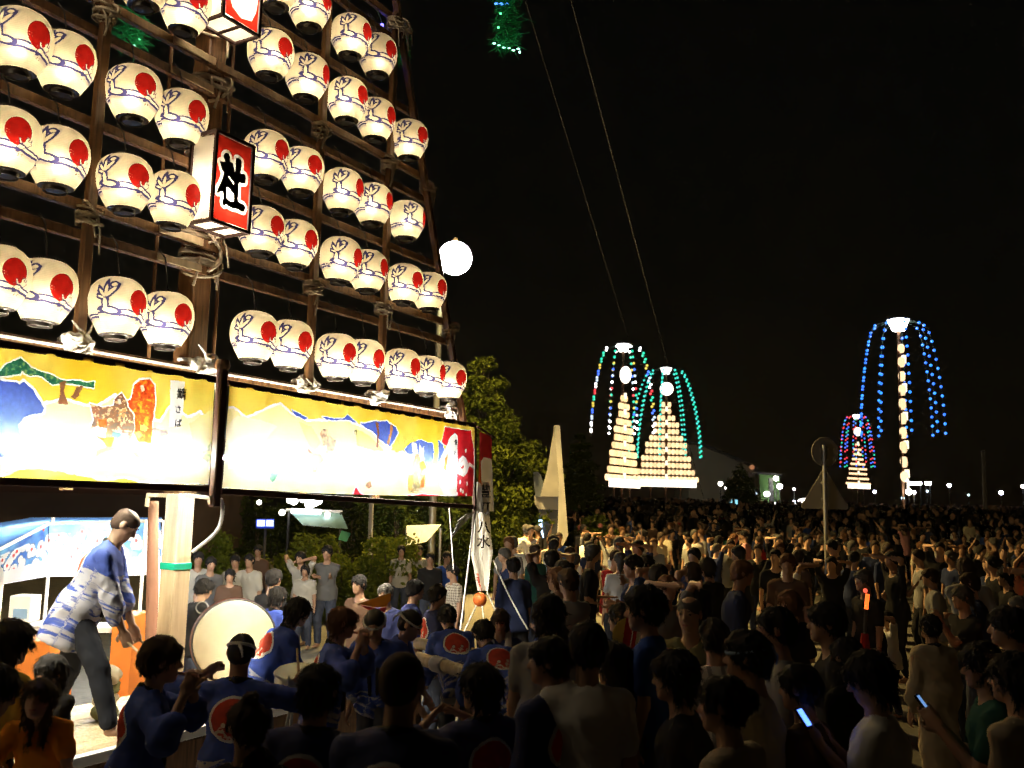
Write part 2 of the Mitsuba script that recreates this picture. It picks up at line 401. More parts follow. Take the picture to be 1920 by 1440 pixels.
        if len(m.vertices) and lod < 2 and hair not in ('crop', 'thin'):
            # loose strands over the mass of the hair
            rg = np.random.default_rng(seed + 31)
            n = (1100, 170)[lod]
            pts, fi = trimesh.sample.sample_surface(m, n, seed=seed + 1)
            nn = np.array(m.face_normals)[fi]
            lc = (pts - hc) @ hR / s
            flow = np.stack([lc[:, 0] * .8, lc[:, 1] * .7 + .12, np.full(n, -.85)], 1) + rg.normal(size=(n, 3)) * .35
            flow = flow @ hR.T
            flow = flow - (flow * nn).sum(1, keepdims=True) * nn
            flow /= np.linalg.norm(flow, axis=1, keepdims=True) + 1e-9
            sht = .55 if hair in ('short', 'bun', 'topknot') else 1.0
            ln = rg.uniform(.12, .28, n)[:, None] * s * sht
            wd = rg.uniform(.010, .022, n)[:, None] * s * (1, 1.8)[lod]
            sd_ = np.cross(flow, nn) * wd
            lift = nn * rg.uniform(.004, .032, n)[:, None] * s * sht
            p0, p1, p2 = pts - nn * .01 * s, pts + flow * ln * .55 + lift, pts + flow * ln + lift * rg.uniform(-.3, 1.2, n)[:, None] - np.array([0, 0, .04 * s])
            V = np.stack([p0 - sd_, p0 + sd_, p1 - sd_ * .8, p1 + sd_ * .8, p2], 1).reshape(-1, 3)
            i5 = np.arange(n)[:, None] * 5
            Fs = np.vstack([i5 + [0, 1, 3], i5 + [0, 3, 2], i5 + [2, 3, 4]])
            m = trimesh.util.concatenate([m, trimesh.Trimesh(V, Fs, process=False)])
        out['hair'] = (m, None)
    info = dict(J=J, s=s, hc=hc, hR=hR, H=H)
    return out, info
# ---------------------------------------------------------------- helpers
WORDS = ['first', 'second', 'third', 'fourth', 'fifth', 'sixth', 'seventh', 'eighth', 'ninth', 'tenth', '11th', '12th', '13th', '14th', '15th', '16th', '17th', '18th', '19th', '20th']


def numbered(name):
    key, k = name, 0
    while key in scene or key in labels or key in taken:
        k += 1
        key = f'{name}_{k:03d}'
    taken.add(key)
    return key


taken = set()


def thing(name, label, cat, group=None):
    key = numbered(name)
    labels[key] = {'label': label, 'category': cat, **({'group': group} if group else {})}
    return key


def put(parent, name, mesh, mat, smooth=False, tw=None, uv=None, emit=None, weight=0.0, label=None, kind=None, shape=None):
    """One part of a thing; or, with parent None, the thing's own mesh under the key name."""
    key = numbered(parent + '__' + name) if parent else name
    d = dict(shape) if shape else mikit.ply(mesh, mat, smooth=smooth, uv=uv)
    if shape and mat:
        d['bsdf'] = {'type': 'ref', 'id': mat}
    if tw is not None:
        d['to_world'] = tw
    if emit is not None:
        d['emitter'] = {'type': 'area', 'radiance': {'type': 'rgb', 'value': [float(e) for e in emit]}, 'sampling_weight': weight}
    scene[key] = d
    if label or kind:
        labels[key] = {**({'label': label} if label else {}), **({'kind': kind} if kind else {})}
    return key


def single(name, label, cat, mesh, mat, group=None, **kw):
    key = thing(name, label, cat, group)
    put(None, key, mesh, mat, **kw)
    return key


def structure(name, mesh, mat, **kw):
    labels[name] = {'kind': 'structure'}
    return put(None, name, mesh, mat, **kw)


def mat(name, rgb, rough=0.7, **kw):
    scene[name] = {'type': 'twosided', 'b': {'type': 'principled', 'base_color': {'type': 'rgb', 'value': list(rgb)} if isinstance(rgb, (tuple, list)) else rgb, 'roughness': rough, **kw}}
    return name


def cat(ms):
    return trimesh.util.concatenate(ms)


def box(c, e, R=None, cham=0.0):
    if cham:
        import manifold3d as mf
        e2 = np.asarray(e, float) / 2
        pts = [np.array([sx * (e2[0] - (k != 0) * cham), sy * (e2[1] - (k != 1) * cham), sz * (e2[2] - (k != 2) * cham)]) for sx in (-1, 1) for sy in (-1, 1) for sz in (-1, 1) for k in range(3)]
        mm = mf.Manifold.hull_points(np.array(pts)).to_mesh()
        m = trimesh.Trimesh(np.array(mm.vert_properties[:, :3]), np.array(mm.tri_verts), process=False)
    else:
        m = trimesh.creation.box(extents=e)
    v = np.array(m.vertices)
    m.vertices = (v @ np.asarray(R).T if R is not None else v) + np.asarray(c)
    return m


def bar(a, b, w, h, up=(0, 0, 1), cham=0.004):
    """A beam from a to b, h along up and w across."""
    a, b = np.asarray(a, float), np.asarray(b, float)
    x = unit(b - a)
    y = unit(np.cross(np.asarray(up, float), x))
    z = np.cross(x, y)
    return box((a + b) / 2, (np.linalg.norm(b - a), w, h), np.stack([x, y, z], 1), cham)


def tube(pts, r, n=8, cap=True):
    p = np.asarray(pts, float)
    r = np.broadcast_to(r, (len(p),))
    t = np.gradient(p, axis=0)
    t /= np.linalg.norm(t, axis=1, keepdims=True) + 1e-12
    ref = np.array([0, 0, 1.0]) if abs(t[0, 2]) < 0.9 else np.array([1.0, 0, 0])
    fr = []
    x = unit(ref - (ref @ t[0]) * t[0])
    for k in range(len(p)):
        x = unit(x - (x @ t[k]) * t[k])
        fr.append((x, np.cross(t[k], x)))
    an = np.arange(n) * 2 * PI / n
    v = np.array([p[k] + r[k] * (math.cos(q) * fr[k][0] + math.sin(q) * fr[k][1]) for k in range(len(p)) for q in an])
    f = []
    for k in range(len(p) - 1):
        for j in range(n):
            a, b, c, d = k * n + j, k * n + (j + 1) % n, (k + 1) * n + (j + 1) % n, (k + 1) * n + j
            f += [(a, b, c), (a, c, d)]
    if cap:
        v = np.vstack([v, p[0], p[-1]])
        m = len(p) * n
        for j in range(n):
            f += [(m, (j + 1) % n, j), (m + 1, (len(p) - 1) * n + j, (len(p) - 1) * n + (j + 1) % n)]
    return trimesh.Trimesh(v, np.array(f), process=False)


def lathe(prof, n=32, uv=False):
    prof = np.asarray(prof, float)
    a = np.linspace(0, 2 * PI, n + 1)
    v = np.stack([prof[:, None, 0] * np.sin(a)[None], -prof[:, None, 0] * np.cos(a)[None], np.repeat(prof[:, 1:2], n + 1, 1)], -1)
    t = np.stack([np.repeat(a[None], len(prof), 0) / (2 * PI), np.repeat(prof[:, 1:2], n + 1, 1)], -1)
    i, j = np.meshgrid(np.arange(len(prof) - 1), np.arange(n), indexing='ij')
    q = np.stack([i * (n + 1) + j, i * (n + 1) + j + 1, (i + 1) * (n + 1) + j + 1, (i + 1) * (n + 1) + j], -1).reshape(-1, 4)
    m = trimesh.Trimesh(v.reshape(-1, 3), np.vstack([q[:, [0, 1, 2]], q[:, [0, 2, 3]]]), process=False)
    return (m, t.reshape(-1, 2)) if uv else m


def ball(c, r, sub=2):
    m = trimesh.creation.icosphere(subdivisions=sub, radius=1.0)
    m.vertices = np.array(m.vertices) * np.asarray(r) + np.asarray(c)
    return m


def extrude(poly, t, O, X, Y):
    """A flat shapely outline (x along X, y along Y from O), t thick towards X x Y."""
    ms = [trimesh.creation.extrude_polygon(g, t, engine='earcut') for g in getattr(poly, 'geoms', [poly])]
    m = cat(ms)
    X, Y = np.asarray(X, float), np.asarray(Y, float)
    R = np.stack([X, Y, np.cross(X, Y)], 1)
    m.vertices = np.array(m.vertices) @ R.T + np.asarray(O)
    return m


def sheet_of(poly, O, X, Y):
    """A flat outline as a single sheet without thickness, for translucent paper."""
    m = extrude(poly, 0.001, (0, 0, 0), (1, 0, 0), (0, 1, 0))
    up_ = m.face_normals[:, 2] > 0.9
    m = trimesh.Trimesh(np.array(m.vertices), np.array(m.faces)[up_], process=False)
    v = np.array(m.vertices) - (0, 0, 0.001)
    X, Y = np.asarray(X, float), np.asarray(Y, float)
    m.vertices = v @ np.stack([X, Y, np.cross(X, Y)], 1).T + np.asarray(O)
    return m


def frame(O, X, Y, Z):
    m = np.eye(4)
    m[:3, 0], m[:3, 1], m[:3, 2], m[:3, 3] = X, Y, Z, O
    return T(m)


def ring(c, r, rr, axis, n=20, k=6, sx=1.0, sy=1.0, X=None):
    a = unit(axis)
    x = unit(np.cross(a, [0, 0, 1] if abs(a[2]) < 0.9 else [1, 0, 0])) if X is None else np.asarray(X)
    y = np.cross(a, x)
    q = np.linspace(0, 2 * PI, n + 1)
    return tube([np.asarray(c) + r * (sx * math.cos(t) * x + sy * math.sin(t) * y) for t in q], rr, k, cap=False)


# ---------------------------------------------------------------- materials
def wood_fn(dark, light, sc):
    def fn(p, n, uv):
        g = fbm(p.x * sc + p.y * sc, p.y * sc * 0.6 - p.x * sc * 0.4, p.z * 2.2, 4)
        s = fbm(p.x * 2.3, p.y * 2.3, p.z * 0.7, 3)
        return mix(dark, light, dr.clip(0.25 + 0.9 * (g - 0.5) * 1.6 + 0.6 * (s - 0.3), 0, 1))
    return fn


mat('stained_wood', proc(wood_fn((0.055, 0.022, 0.008), (0.19, 0.095, 0.040), 38)), 0.5)
mat('pale_wood', proc(wood_fn((0.42, 0.30, 0.18), (0.62, 0.48, 0.30), 30)), 0.6)
mat('log_wood', proc(wood_fn((0.40, 0.31, 0.18), (0.62, 0.52, 0.34), 60)), 0.6)
mat('black_paint', (0.015, 0.012, 0.011), 0.45)
mat('rim_black', (0.02, 0.016, 0.014), 0.35)
mat('dark_brown', (0.045, 0.018, 0.014), 0.6)
mat('rope', proc(lambda p, n, uv: mix((0.34, 0.28, 0.2), (0.62, 0.54, 0.42), fbm(p.x * 60, p.y * 60, p.z * 60, 2))), 0.9)
mat('white_cord', (0.72, 0.70, 0.66), 0.8)
mat('white_cloth', (0.78, 0.77, 0.74), 0.85)
mat('grey_metal', (0.36, 0.36, 0.35), 0.4, metallic=0.7)
mat('dark_metal', (0.06, 0.06, 0.06), 0.5)
mat('dark_wire', (0.03, 0.028, 0.026), 0.6)
mat('concrete', proc(lambda p, n, uv: mix((0.30, 0.29, 0.26), (0.46, 0.44, 0.40), fbm(p.x * 3, p.y * 3, p.z * 3, 4))), 0.85)
mat('bulb_glass', (0.2, 0.2, 0.2), 0.3)


def asphalt(p, n, uv):
    a = fbm(p.x * 0.35, p.y * 0.35, 3.0, 4)
    b = fbm(p.x * 22, p.y * 22, 1.0, 2)
    return mix((0.055, 0.053, 0.046), (0.14, 0.13, 0.105), dr.clip(0.7 * a + 0.5 * b - 0.1, 0, 1))


mat('asphalt', proc(asphalt), 0.85)


def ground_z(x, y):
    return np.interp(np.hypot(x * 0.8, y), [0, 26, 65, 120, 190, 400], [0, 0, 0.95, 1.35, 2.4, 3.0])


gx = np.r_[-250, -160, -110, np.linspace(-80, 120, 51), 160, 220, 380]
gy = np.r_[-60, -20, np.linspace(-5, 130, 46), 160, 190, 240, 330, 460]
GX, GY = np.meshgrid(gx, gy, indexing='ij')
gi, gj = np.meshgrid(np.arange(len(gx) - 1), np.arange(len(gy) - 1), indexing='ij')
gq = np.stack([gi * len(gy) + gj, (gi + 1) * len(gy) + gj, (gi + 1) * len(gy) + gj + 1, gi * len(gy) + gj + 1], -1).reshape(-1, 4)
structure('ground', (np.stack([GX, GY, ground_z(GX, GY)], -1).reshape(-1, 3), gq), 'asphalt', smooth=True)
# ---------------------------------------------------------------- the near lantern tower
TOW, YAW = np.array([-2.476, 7.4135, 0.0]), math.radians(60.265)
DU = np.array([math.cos(YAW), math.sin(YAW), 0.0])      # along the tower, away from the camera
NW = np.array([math.sin(YAW), -math.cos(YAW), 0.0])     # out of its front
ZZ = np.array([0, 0, 1.0])


def tp(u, w, z):
    return TOW + u * DU + w * NW + z * ZZ


def on_plane(px, py, w):
    """(u, z) on the tower's plane at depth w of what stands at that pixel of the photograph."""
    r = FWD + (px - 960) / FPX * RIGHT - (py - 720) / FPX * UP
    p = EYE + r * (((TOW - EYE) @ NW + w) / (r @ NW))
    return float((p - TOW) @ DU), float(p[2])


tower = thing('lantern_tower', 'tall brown wooden lantern tower frame roped together at left', 'tower')
RT = np.stack([DU, -NW, ZZ], 1)
put(tower, 'mast', box(tp(0.06, -0.28, 7.9), (0.19, 0.20, 11.4), RT, 0.012), 'stained_wood')
put(tower, 'base_post', box(tp(0.05, -0.26, 1.1), (0.17, 0.165, 2.2), RT, 0.012), 'pale_wood', label='pale squared timber post under the banners')
ring_z = 1.62
put(tower, 'green_strap', box(tp(0.05, -0.26, ring_z), (0.18, 0.175, 0.055), RT, 0.004), mat('green_tape', (0.01, 0.32, 0.2), 0.4))


def edge(z):
    return 3.95 - 1.6 * (z - 3.1) / 4.4


POSTS = (-2.22, -1.13, 1.25, 2.33)
for u in POSTS:
    put(tower, 'post', box(tp(u, -0.045, (2.2 + 12.5 - 2.6 * abs(u)) / 2 + 0.5), (0.075, 0.06, 12.5 - 2.6 * abs(u) - 1.2), RT, 0.006), 'stained_wood')
for s in (-1, 1):
    put(tower, 'edge_post', bar(tp(s * edge(2.2), -0.05, 2.2), tp(s * edge(12.5), -0.05, 12.5), 0.06, 0.07, NW, 0.006), 'stained_wood')
PAIRS = [(4.03, 4.25), (5.57, 5.82), (7.18, 7.42), (8.8, 9.04)]
for z in [3.18] + [q for p in PAIRS for q in p] + [4.88, 6.48, 8.1]:
    e = edge(z) + 0.12
    hh = 0.10 if z == 3.18 else 0.075
    put(tower, 'crossbar', bar(tp(-e, -0.11, z), tp(e, -0.11, z), 0.055, hh, ZZ, 0.006), 'stained_wood')
put(tower, 'pale_batten', bar(tp(-3.9, -0.077, 3.203), tp(3.85, -0.077, 3.203), 0.02, 0.022), 'white_cloth', label='pale batten under the lowest crossbar')
# short pale splice boards on the pairs of bars by the mast
for z in (4.03, 4.25, 5.57, 5.82):
    put(tower, 'splice_board', bar(tp(-0.50, -0.072, z + 0.003), tp(-0.06, -0.072, z + 0.003), 0.018, 0.062), 'pale_wood')
# thin back braces and steel rods
for s in (-1, 1):
    put(tower, 'steel_rod', tube([tp(s * 0.33, -0.3, 2.3), tp(s * 0.33, -0.3, 11)], 0.016), 'stained_wood')


def lashing(u, z, w, r, seed, mat_='rope', loose=2, rr=0.011):
    rg = np.random.default_rng(seed)
    ms = []
    for k in range(5):
        tilt = rg.uniform(-0.25, 0.25)
        ax = unit(ZZ + tilt * DU + rg.uniform(-0.15, 0.15) * NW)
        ms.append(ring(tp(u, w, z + (k - 2) * 0.026 + rg.uniform(-.01, .01)), r, rr, ax, 16, 5, X=unit(DU - (DU @ ax) * ax), sx=1.0 + rg.uniform(0, .1), sy=0.95))
    for k in range(3):
        ax = unit(DU * rg.uniform(-1, 1) + NW * 0.3 + ZZ * rg.uniform(0.3, 1.0))
        ms.append(ring(tp(u, w + 0.04, z + rg.uniform(-.05, .05)), r * 1.15, rr, ax, 16, 5))
    for k in range(loose):
        a = tp(u + rg.uniform(-r, r), w + r, z)
        L = rg.uniform(0.12, 0.3)
        dx = rg.uniform(-0.1, 0.1)
        ms.append(tube([a, a + DU * dx * 0.5 + NW * 0.03 - ZZ * L * 0.4, a + DU * dx + NW * 0.02 - ZZ * L], rr * 0.8, 5))
    return cat(ms)


k = 0
for za, zb in PAIRS[:3]:
    for u in (-2.22, -1.13, 1.25, 2.33, edge(za)):
        k += 1
        put(tower, 'rope_lashing', lashing(u, (za + zb) / 2 + 0.02, -0.07, 0.075, k), 'rope', smooth=True)
    put(tower, 'rope_lashing', lashing(0.06, (za + zb) / 2, -0.26, 0.15, 40 + k, loose=3, rr=0.016), 'rope', smooth=True)
for u in (-2.22, -1.13, 0.06, 1.25, 2.33, 3.7):
    k += 1
    rgl = np.random.default_rng(200 + k)
    wide = 1.5 if u == 0.06 else 1.0
    ms = []
    for q in range(4):                       # crumpled white cloth knotted round the crossing, with torn ends
        m_ = ball((0, 0, 0), (.075 * wide, .05, .06), 3)
        v = np.array(m_.vertices)
        v = v * (1 + 1.1 * (meshkit.fbm(v * 26 + k * 3 + q * 7, 3) - .5))[:, None]
        m_.vertices = v @ RT.T + tp(u + rgl.uniform(-.06, .06) * wide, -0.06 + rgl.uniform(-.03, .03), 3.215 + rgl.uniform(-.05, .06))
        ms.append(m_)
    for q in range(7):
        a_ = tp(u + rgl.uniform(-.07, .07) * wide, -0.04, 3.22 + rgl.uniform(-.05, .05))
        d_ = DU * rgl.uniform(-.14, .14) * wide + ZZ * rgl.uniform(-.13, .16)
        ms.append(tube([a_, a_ + d_ * .6 + NW * .035, a_ + d_ + NW * .02], [.016, .012, .006], 5))
    ms.append(lashing(u, 3.22, -0.13 if u != 0.06 else -0.2, 0.085 if u != 0.06 else 0.14, k, loose=2, rr=0.012))
    put(tower, 'cloth_lashing', cat(ms), 'white_cord', smooth=True, label='white cloth lashing on the lowest crossbar')
for z in (5.08, 4.36 + 0.02, 6.2):
    k += 1
    put(tower, 'rope_lashing', lashing(0.06, z, -0.26, 0.16, k, loose=1, rr=0.014), 'rope', smooth=True)
# ---------------------------------------------------------------- paper lanterns
zz = np.array([-.208, -.17, -.12, -.05, .03, .11, .165, .2])
rr_ = np.array([.117, .138, .165, .196, .205, .19, .155, .1])
pz = np.linspace(-.208, .2, 102)
from scipy.interpolate import PchipInterpolator
paper_mesh, paper_uv = lathe(np.stack([PchipInterpolator(zz, rr_)(pz) + .0011 * np.cos(pz * 2 * PI / .012), pz], 1), 56, uv=True)


def lantern_print(p, n, uv):
    """Red rising sun, blue outlined frond and a double blue wave line, painted round the shade."""
    rev = dr.floor(uv.x * 2 + 0.5)
    x = (uv.x * 2 - rev) * PI * 0.2                       # metres round from the sun's middle
    y = uv.y + 0.004 * (noise(uv.x * 40, uv.y * 60) - 0.5)
    wob = 0.012 * (noise(x * 26 + 3, 0.5) - 0.5)

    def lobe(cx, cy, ax, ay, ang):
        c, s = math.cos(ang), math.sin(ang)
        X, Y = (x - cx) * c + (y - cy) * s, -(x - cx) * s + (y - cy) * c
        return (dr.sqrt(dr.square(X / ax) + dr.square(Y / ay)) - 1) * min(ax, ay)
    fx = -0.25
    bx_, by_ = fx + 0.004, 0.012

    def finger(ang, ln, wd, bend=0.0):
        return lobe(bx_ + math.cos(ang) * ln * .5, by_ + math.sin(ang) * ln * .5, ln * .56, wd, ang + bend)
    frond = finger(2.75, .075, .013)
    for ang, ln, wd, bend in ((2.15, .105, .016, .1), (1.55, .120, .017, .0), (0.98, .125, .018, -.15)):
        frond = dr.minimum(frond, finger(ang, ln, wd, bend))
    frond = dr.minimum(frond, lobe(fx + 0.058, 0.118, 0.030, 0.020, 0.2))
    frond = dr.minimum(frond, lobe(fx + 0.000, -0.024, 0.052, 0.021, 1.62))
    frond = dr.minimum(frond, lobe(fx + 0.03, -0.066, 0.07, 0.022, -0.15))
    y1 = -0.058 + wob - 0.030 * (x + 0.2) * (x > -0.2) - 0.02 * smoothstep(-0.02, 0.12, x)
    y2 = y1 - 0.026 - 0.010 * dr.sin((x + 0.25) * 9)
    line1 = 1 - smoothstep(0.0030, 0.0065, dr.abs(y - y1))
    line2 = 1 - smoothstep(0.0046, 0.0085, dr.abs(y - y2))
    wash = (1 - smoothstep(0.0, 0.030, dr.abs(y - y2 + 0.010))) * 0.5 + (1 - smoothstep(0.0, 0.02, dr.abs(y - y1 - 0.006))) * 0.25
    inside = 1 - smoothstep(-0.002, 0.001, frond)
    out = (1 - smoothstep(0.0034, 0.0070, dr.abs(frond))) + 0.5 * (1 - smoothstep(0.0, 0.018, frond)) * (1 - inside)
    blue = dr.clip(dr.maximum(dr.maximum(line1, line2) * (1 - inside), dr.maximum(wash * (1 - inside), out)), 0, 1)
    # the sun and the spray that breaks over its lower edge
    rs = dr.sqrt(dr.square(x) + dr.square((y - 0.012) * 0.90))
    sun = 1 - smoothstep(0.080, 0.084, rs)
    spray = dr.minimum(lobe(0.045, -0.070, 0.055, 0.020, 0.55), dr.minimum(lobe(0.055, -0.040, 0.032, 0.011, 1.2), lobe(0.02, -0.066, 0.03, 0.010, 1.9)))
    spray = spray + 0.012 * (noise(x * 90, y * 90) - 0.5)
    speck = (voronoi_speck(x, y) * smoothstep(0.05, 0.078, rs)) * (y < 0.02)
    red = sun * smoothstep(-0.001, 0.002, spray) * (1 - speck)
    spl = (1 - smoothstep(0.001, 0.0035, dr.abs(spray))) * 0.8
    blue = dr.clip(blue * (1 - red) + spl, 0, 1)
    tone = 0.93 + 0.14 * (fbm(uv.x * 30, uv.y * 20, 0.0, 3) - 0.5) - 0.05 * smoothstep(0.48, 0.5, dr.abs(uv.x * 14 - dr.floor(uv.x * 14) - 0.5))
    rib = 0.965 + 0.035 * dr.cos(uv.y * (2 * PI / 0.012))
    paper = mi.Color3f(0.90, 0.84, 0.66) * tone * rib
    c = mix(paper, mi.Color3f(0.022, 0.022, 0.14), blue * 0.97)
    c = mix(c, mi.Color3f(0.30, 0.010, 0.008) * (0.8 + 0.4 * fbm(x * 40, y * 40, 2.0, 3)), red)
    # small ink marks low on the shade
    tx, ty = x - 0.06 + 0.012, y + 0.128
    ink = (dr.abs(tx) < 0.035) & (dr.abs(ty) < 0.007) & (noise(x * 260, y * 300) > 0.52) & (noise(x * 90, 1.0) > 0.35)
    return dr.select(ink, mi.Color3f(0.12, 0.10, 0.08), c)


def voronoi_speck(x, y):
    d, _, r = mikit.voronoi(x * 60, y * 60)
    return dr.select((d < 0.22) & (r > 0.55), 1.0, 0.0)


scene['lantern_paper'] = {'type': 'principledthin', 'base_color': proc(lantern_print), 'roughness': 0.55, 'diff_trans': 1.5, 'spec_trans': 0.25}
SHADE = mikit.ply(paper_mesh, 'lantern_paper', smooth=True, uv=paper_uv)
BULB = mikit.ply(ball((0, 0, 0), (0.045, 0.045, 0.06), 2), 'bulb_glass', smooth=True)
LOWER = mikit.ply(lathe([(.117, -.2075), (.086, -.212), (.080, -.218), (.078, -.240), (.075, -.243), (.071, -.240), (.070, -.232), (0, -.230)], 32), 'rim_black', smooth=30)
UPPER = mikit.ply(lathe([(.0, .212), (.085, .212), (.104, .206), (.104, .198), (.09, .19), (.0, .196)], 28), 'rim_black', smooth=30)
COLS = [-1.83, -1.49, -.92, -.49, .44, .89, 1.49, 1.93, 2.53, 3.0, 3.43]
ROWZ = [3.54, 4.47, 5.16, 6.07, 6.75]
HANGZ = [4.03, 4.88, 5.57, 6.48, 7.18]
LROW = [list(range(11)), list(range(10)), list(range(9)), list(range(2, 9)), list(range(4, 8))]
ROWN = ['lowest row', 'second row up', 'third row up', 'fourth row up', 'topmost row in view']
rg = np.random.default_rng(5)
DIM = {(0, 1): 0.75, (0, 2): 0.85, (4, 7): 0.55, (1, 9): 0.95, (3, 2): .8}
for r, cols in enumerate(LROW):
    for i, c in enumerate(cols):
        key = thing('paper_lantern', f'lit cream paper lantern with red sun, {WORDS[i]} from left in the {ROWN[r]}', 'lantern', 'lanterns on the near tower')
        u, z = COLS[c] + rg.uniform(-.02, .02), ROWZ[r] + rg.uniform(-.015, .015)
        turn = rg.uniform(-14, 14) + (20 if (r, c) in ((3, 5), (1, 6), (2, 8)) else 0)
        tw = T().translate(tp(u, 0.06, z).tolist()).rotate([0, 0, 1], math.degrees(YAW) + turn).rotate([1, 0, 0], rg.uniform(-3, 3)).rotate([0, 1, 0], rg.uniform(-2, 2)).scale([1, 1, rg.uniform(.97, 1.03)])
        put(key, 'shade', None, None, shape=SHADE, tw=tw)
        g = DIM.get((r, c), rg.uniform(0.85, 1.15)) * LANTERN_POWER
        bz = rg.uniform(-.07, -.03)
        put(key, 'bulb', None, None, shape=BULB, tw=tw @ T().translate([rg.uniform(-.02, .02), rg.uniform(-.02, .02), bz]), emit=(26 * g, 20.5 * g, 13 * g))
        put(key, 'lower_ring', None, None, shape=LOWER, tw=tw)
        put(key, 'upper_ring', None, None, shape=UPPER, tw=tw)
        put(key, 'hanger', tube([tp(u, 0.06, z + .205), tp(u, 0.0, HANGZ[r] - .02), tp(u, -0.08, HANGZ[r] + .06)], 0.006, 5), 'dark_wire')

# the lanterns of the rows and columns that hang outside the frame
OUT = mikit.ply(lathe(np.stack([PchipInterpolator(zz, rr_)(np.linspace(-.208, .2, 14)), np.linspace(-.208, .2, 14)], 1), 16), 'bulb_glass', smooth=True)
out_spots = [(u, ROWZ[r]) for r in range(5) for u in (-2.5, -2.95, -3.38)[: (3, 3, 2, 2, 1)[r]]] + [(-1.83, 6.07), (-1.49, 6.07)] + [(u, 6.75) for u in (-1.83, -1.49, -.92, -.49)] + [(u, z) for z in (7.7, 8.4) for u in (-1.8, -.92, -.49, .44, .89, 1.8)]
labels['lantern_rows'] = {'label': 'more lit cream lanterns of the near tower beyond the frame', 'category': 'lanterns', 'kind': 'stuff'}
for i, (u, z) in enumerate(out_spots):
    put(None, f'lantern_rows__{i + 1:03d}', None, None, shape=OUT, tw=T().translate(tp(u, .06, z).tolist()), emit=[LANTERN_POWER * c for c in (1.9, 1.5, .95)], weight=.5)
# ---------------------------------------------------------------- box signs on the mast
from shapely.geometry import Polygon, LineString, Point, box as sbox
from shapely import affinity
from shapely.ops import unary_union
SIGN = [[(.235, .759), (.268, .783), (.324, .789), (.359, .766), (.354, .725), (.374, .703), (.449, .705), (.493, .653), (.509, .619), (.567, .62), (.562, .779), (.607, .787), (.676, .772), (.673, .702), (.661, .64), (.691, .622), (.787, .636), (.817, .617), (.813, .557), (.749, .544), (.646, .538), (.635, .505), (.636, .319), (.669, .293), (.808, .288), (.847, .269), (.817, .226), (.756, .226), (.654, .234), (.535, .222), (.444, .227), (.37, .243), (.321, .236), (.315, .218), (.294, .223), (.278, .252), (.305, .273), (.286, .349), (.246, .37), (.187, .357), (.132, .329), (.154, .375), (.211, .445), (.258, .524), (.274, .571), (.201, .606), (.151, .673), (.21, .672), (.289, .693), (.281, .715), (.238, .741)],
        [(.345, .554), (.394, .566), (.483, .528), (.552, .511), (.553, .48), (.514, .465), (.447, .496), (.37, .526)], [(.317, .424), (.366, .436), (.45, .421), (.495, .396), (.547, .394), (.571, .371), (.581, .285), (.527, .273), (.447, .266), (.373, .282), (.331, .294), (.324, .363)]]
SW, SH = 0.39, 0.72
glyph = affinity.scale(Polygon(SIGN[0], [SIGN[1], SIGN[2]]), SW, SH, origin=(0, 0)).buffer(.007)
halo = Polygon(affinity.scale(Polygon(SIGN[0]), SW, SH, origin=(0, 0)).buffer(0.036).exterior)
for nm, rgb in (('sign_red', (0.75, 0.035, 0.02)), ('sign_white', (0.88, 0.85, 0.78)), ('sign_paper', (0.9, 0.86, 0.74))):
    scene[nm] = {'type': 'principledthin', 'base_color': {'type': 'rgb', 'value': list(rgb)}, 'roughness': 0.7, 'diff_trans': 1.0}


def box_sign(z0, u0, label, with_glyph):
    key = thing('box_sign', label, 'sign')
    w1, w0 = 0.36, 0.09
    O = tp(u0, w1, z0)
    full = sbox(0.022, 0.022, SW - 0.022, SH - 0.022)
    white = halo if with_glyph else Polygon([(.06, .2), (.1, .12), (.19, .07), (.3, .1), (.34, .2), (.36, .4), (.36, .66), (.05, .66)]).buffer(.01)
    white = white.intersection(full)
    ink = glyph if with_glyph else Polygon([(.15, .25), (.22, .24), (.24, .6), (.14, .6)])
    put(key, 'front_panel', sheet_of(full.difference(white), O, DU, ZZ), 'sign_red', label='red front panel')
    put(key, 'white_ground', sheet_of(white.difference(ink), O, DU, ZZ), 'sign_white')
    put(key, 'character', extrude(ink, 0.002, O, DU, ZZ), 'black_paint', label='thick black brush character')
    dp = w1 - w0
    for uu_ in (u0 + .004, u0 + SW - .004):
        put(key, 'side_panel', sheet_of(sbox(.02, .025, dp - .02, SH - .025), tp(uu_, w0, z0), NW, ZZ), 'sign_paper')
    for a_ in (.02, SW / 2 + .012):
        put(key, 'bottom_panel', sheet_of(sbox(a_, .02, a_ + SW / 2 - .032, dp - .02), tp(u0, w0, z0 + .004), DU, NW), 'sign_paper')
    ms = []
    for u in (u0, u0 + SW):
        for w in (w0, w1):
            ms.append(bar(tp(u, w, z0 - .012), tp(u, w, z0 + SH + .012), 0.026, 0.026, NW, 0.003))
    for z in (z0, z0 + SH):
        for w in (w0, w1):
            ms.append(bar(tp(u0 + .013, w, z), tp(u0 + SW - .013, w, z), 0.025, 0.025, ZZ, 0.003))
        for u in (u0, u0 + SW, u0 + SW / 2)[:3 if z == z0 else 2]:
            ms.append(bar(tp(u, w0 + .013, z), tp(u, w1 - .013, z), 0.024, 0.024, ZZ, 0.003))
    for m in ms:
        put(key, 'frame_bar', m, 'dark_brown')
    put(key, 'bulb', ball(tp(u0 + SW * .5, (w0 + w1) / 2, z0 + 0.27), (.065, .065, .17), 3), 'bulb_glass', emit=(24, 21, 15.5))


box_sign(4.30, -0.38, 'red and white lit box sign with a black character, halfway up the mast', True)
box_sign(5.97, -0.40, 'red lit box sign cut off by the top of the photo, on the mast', False)
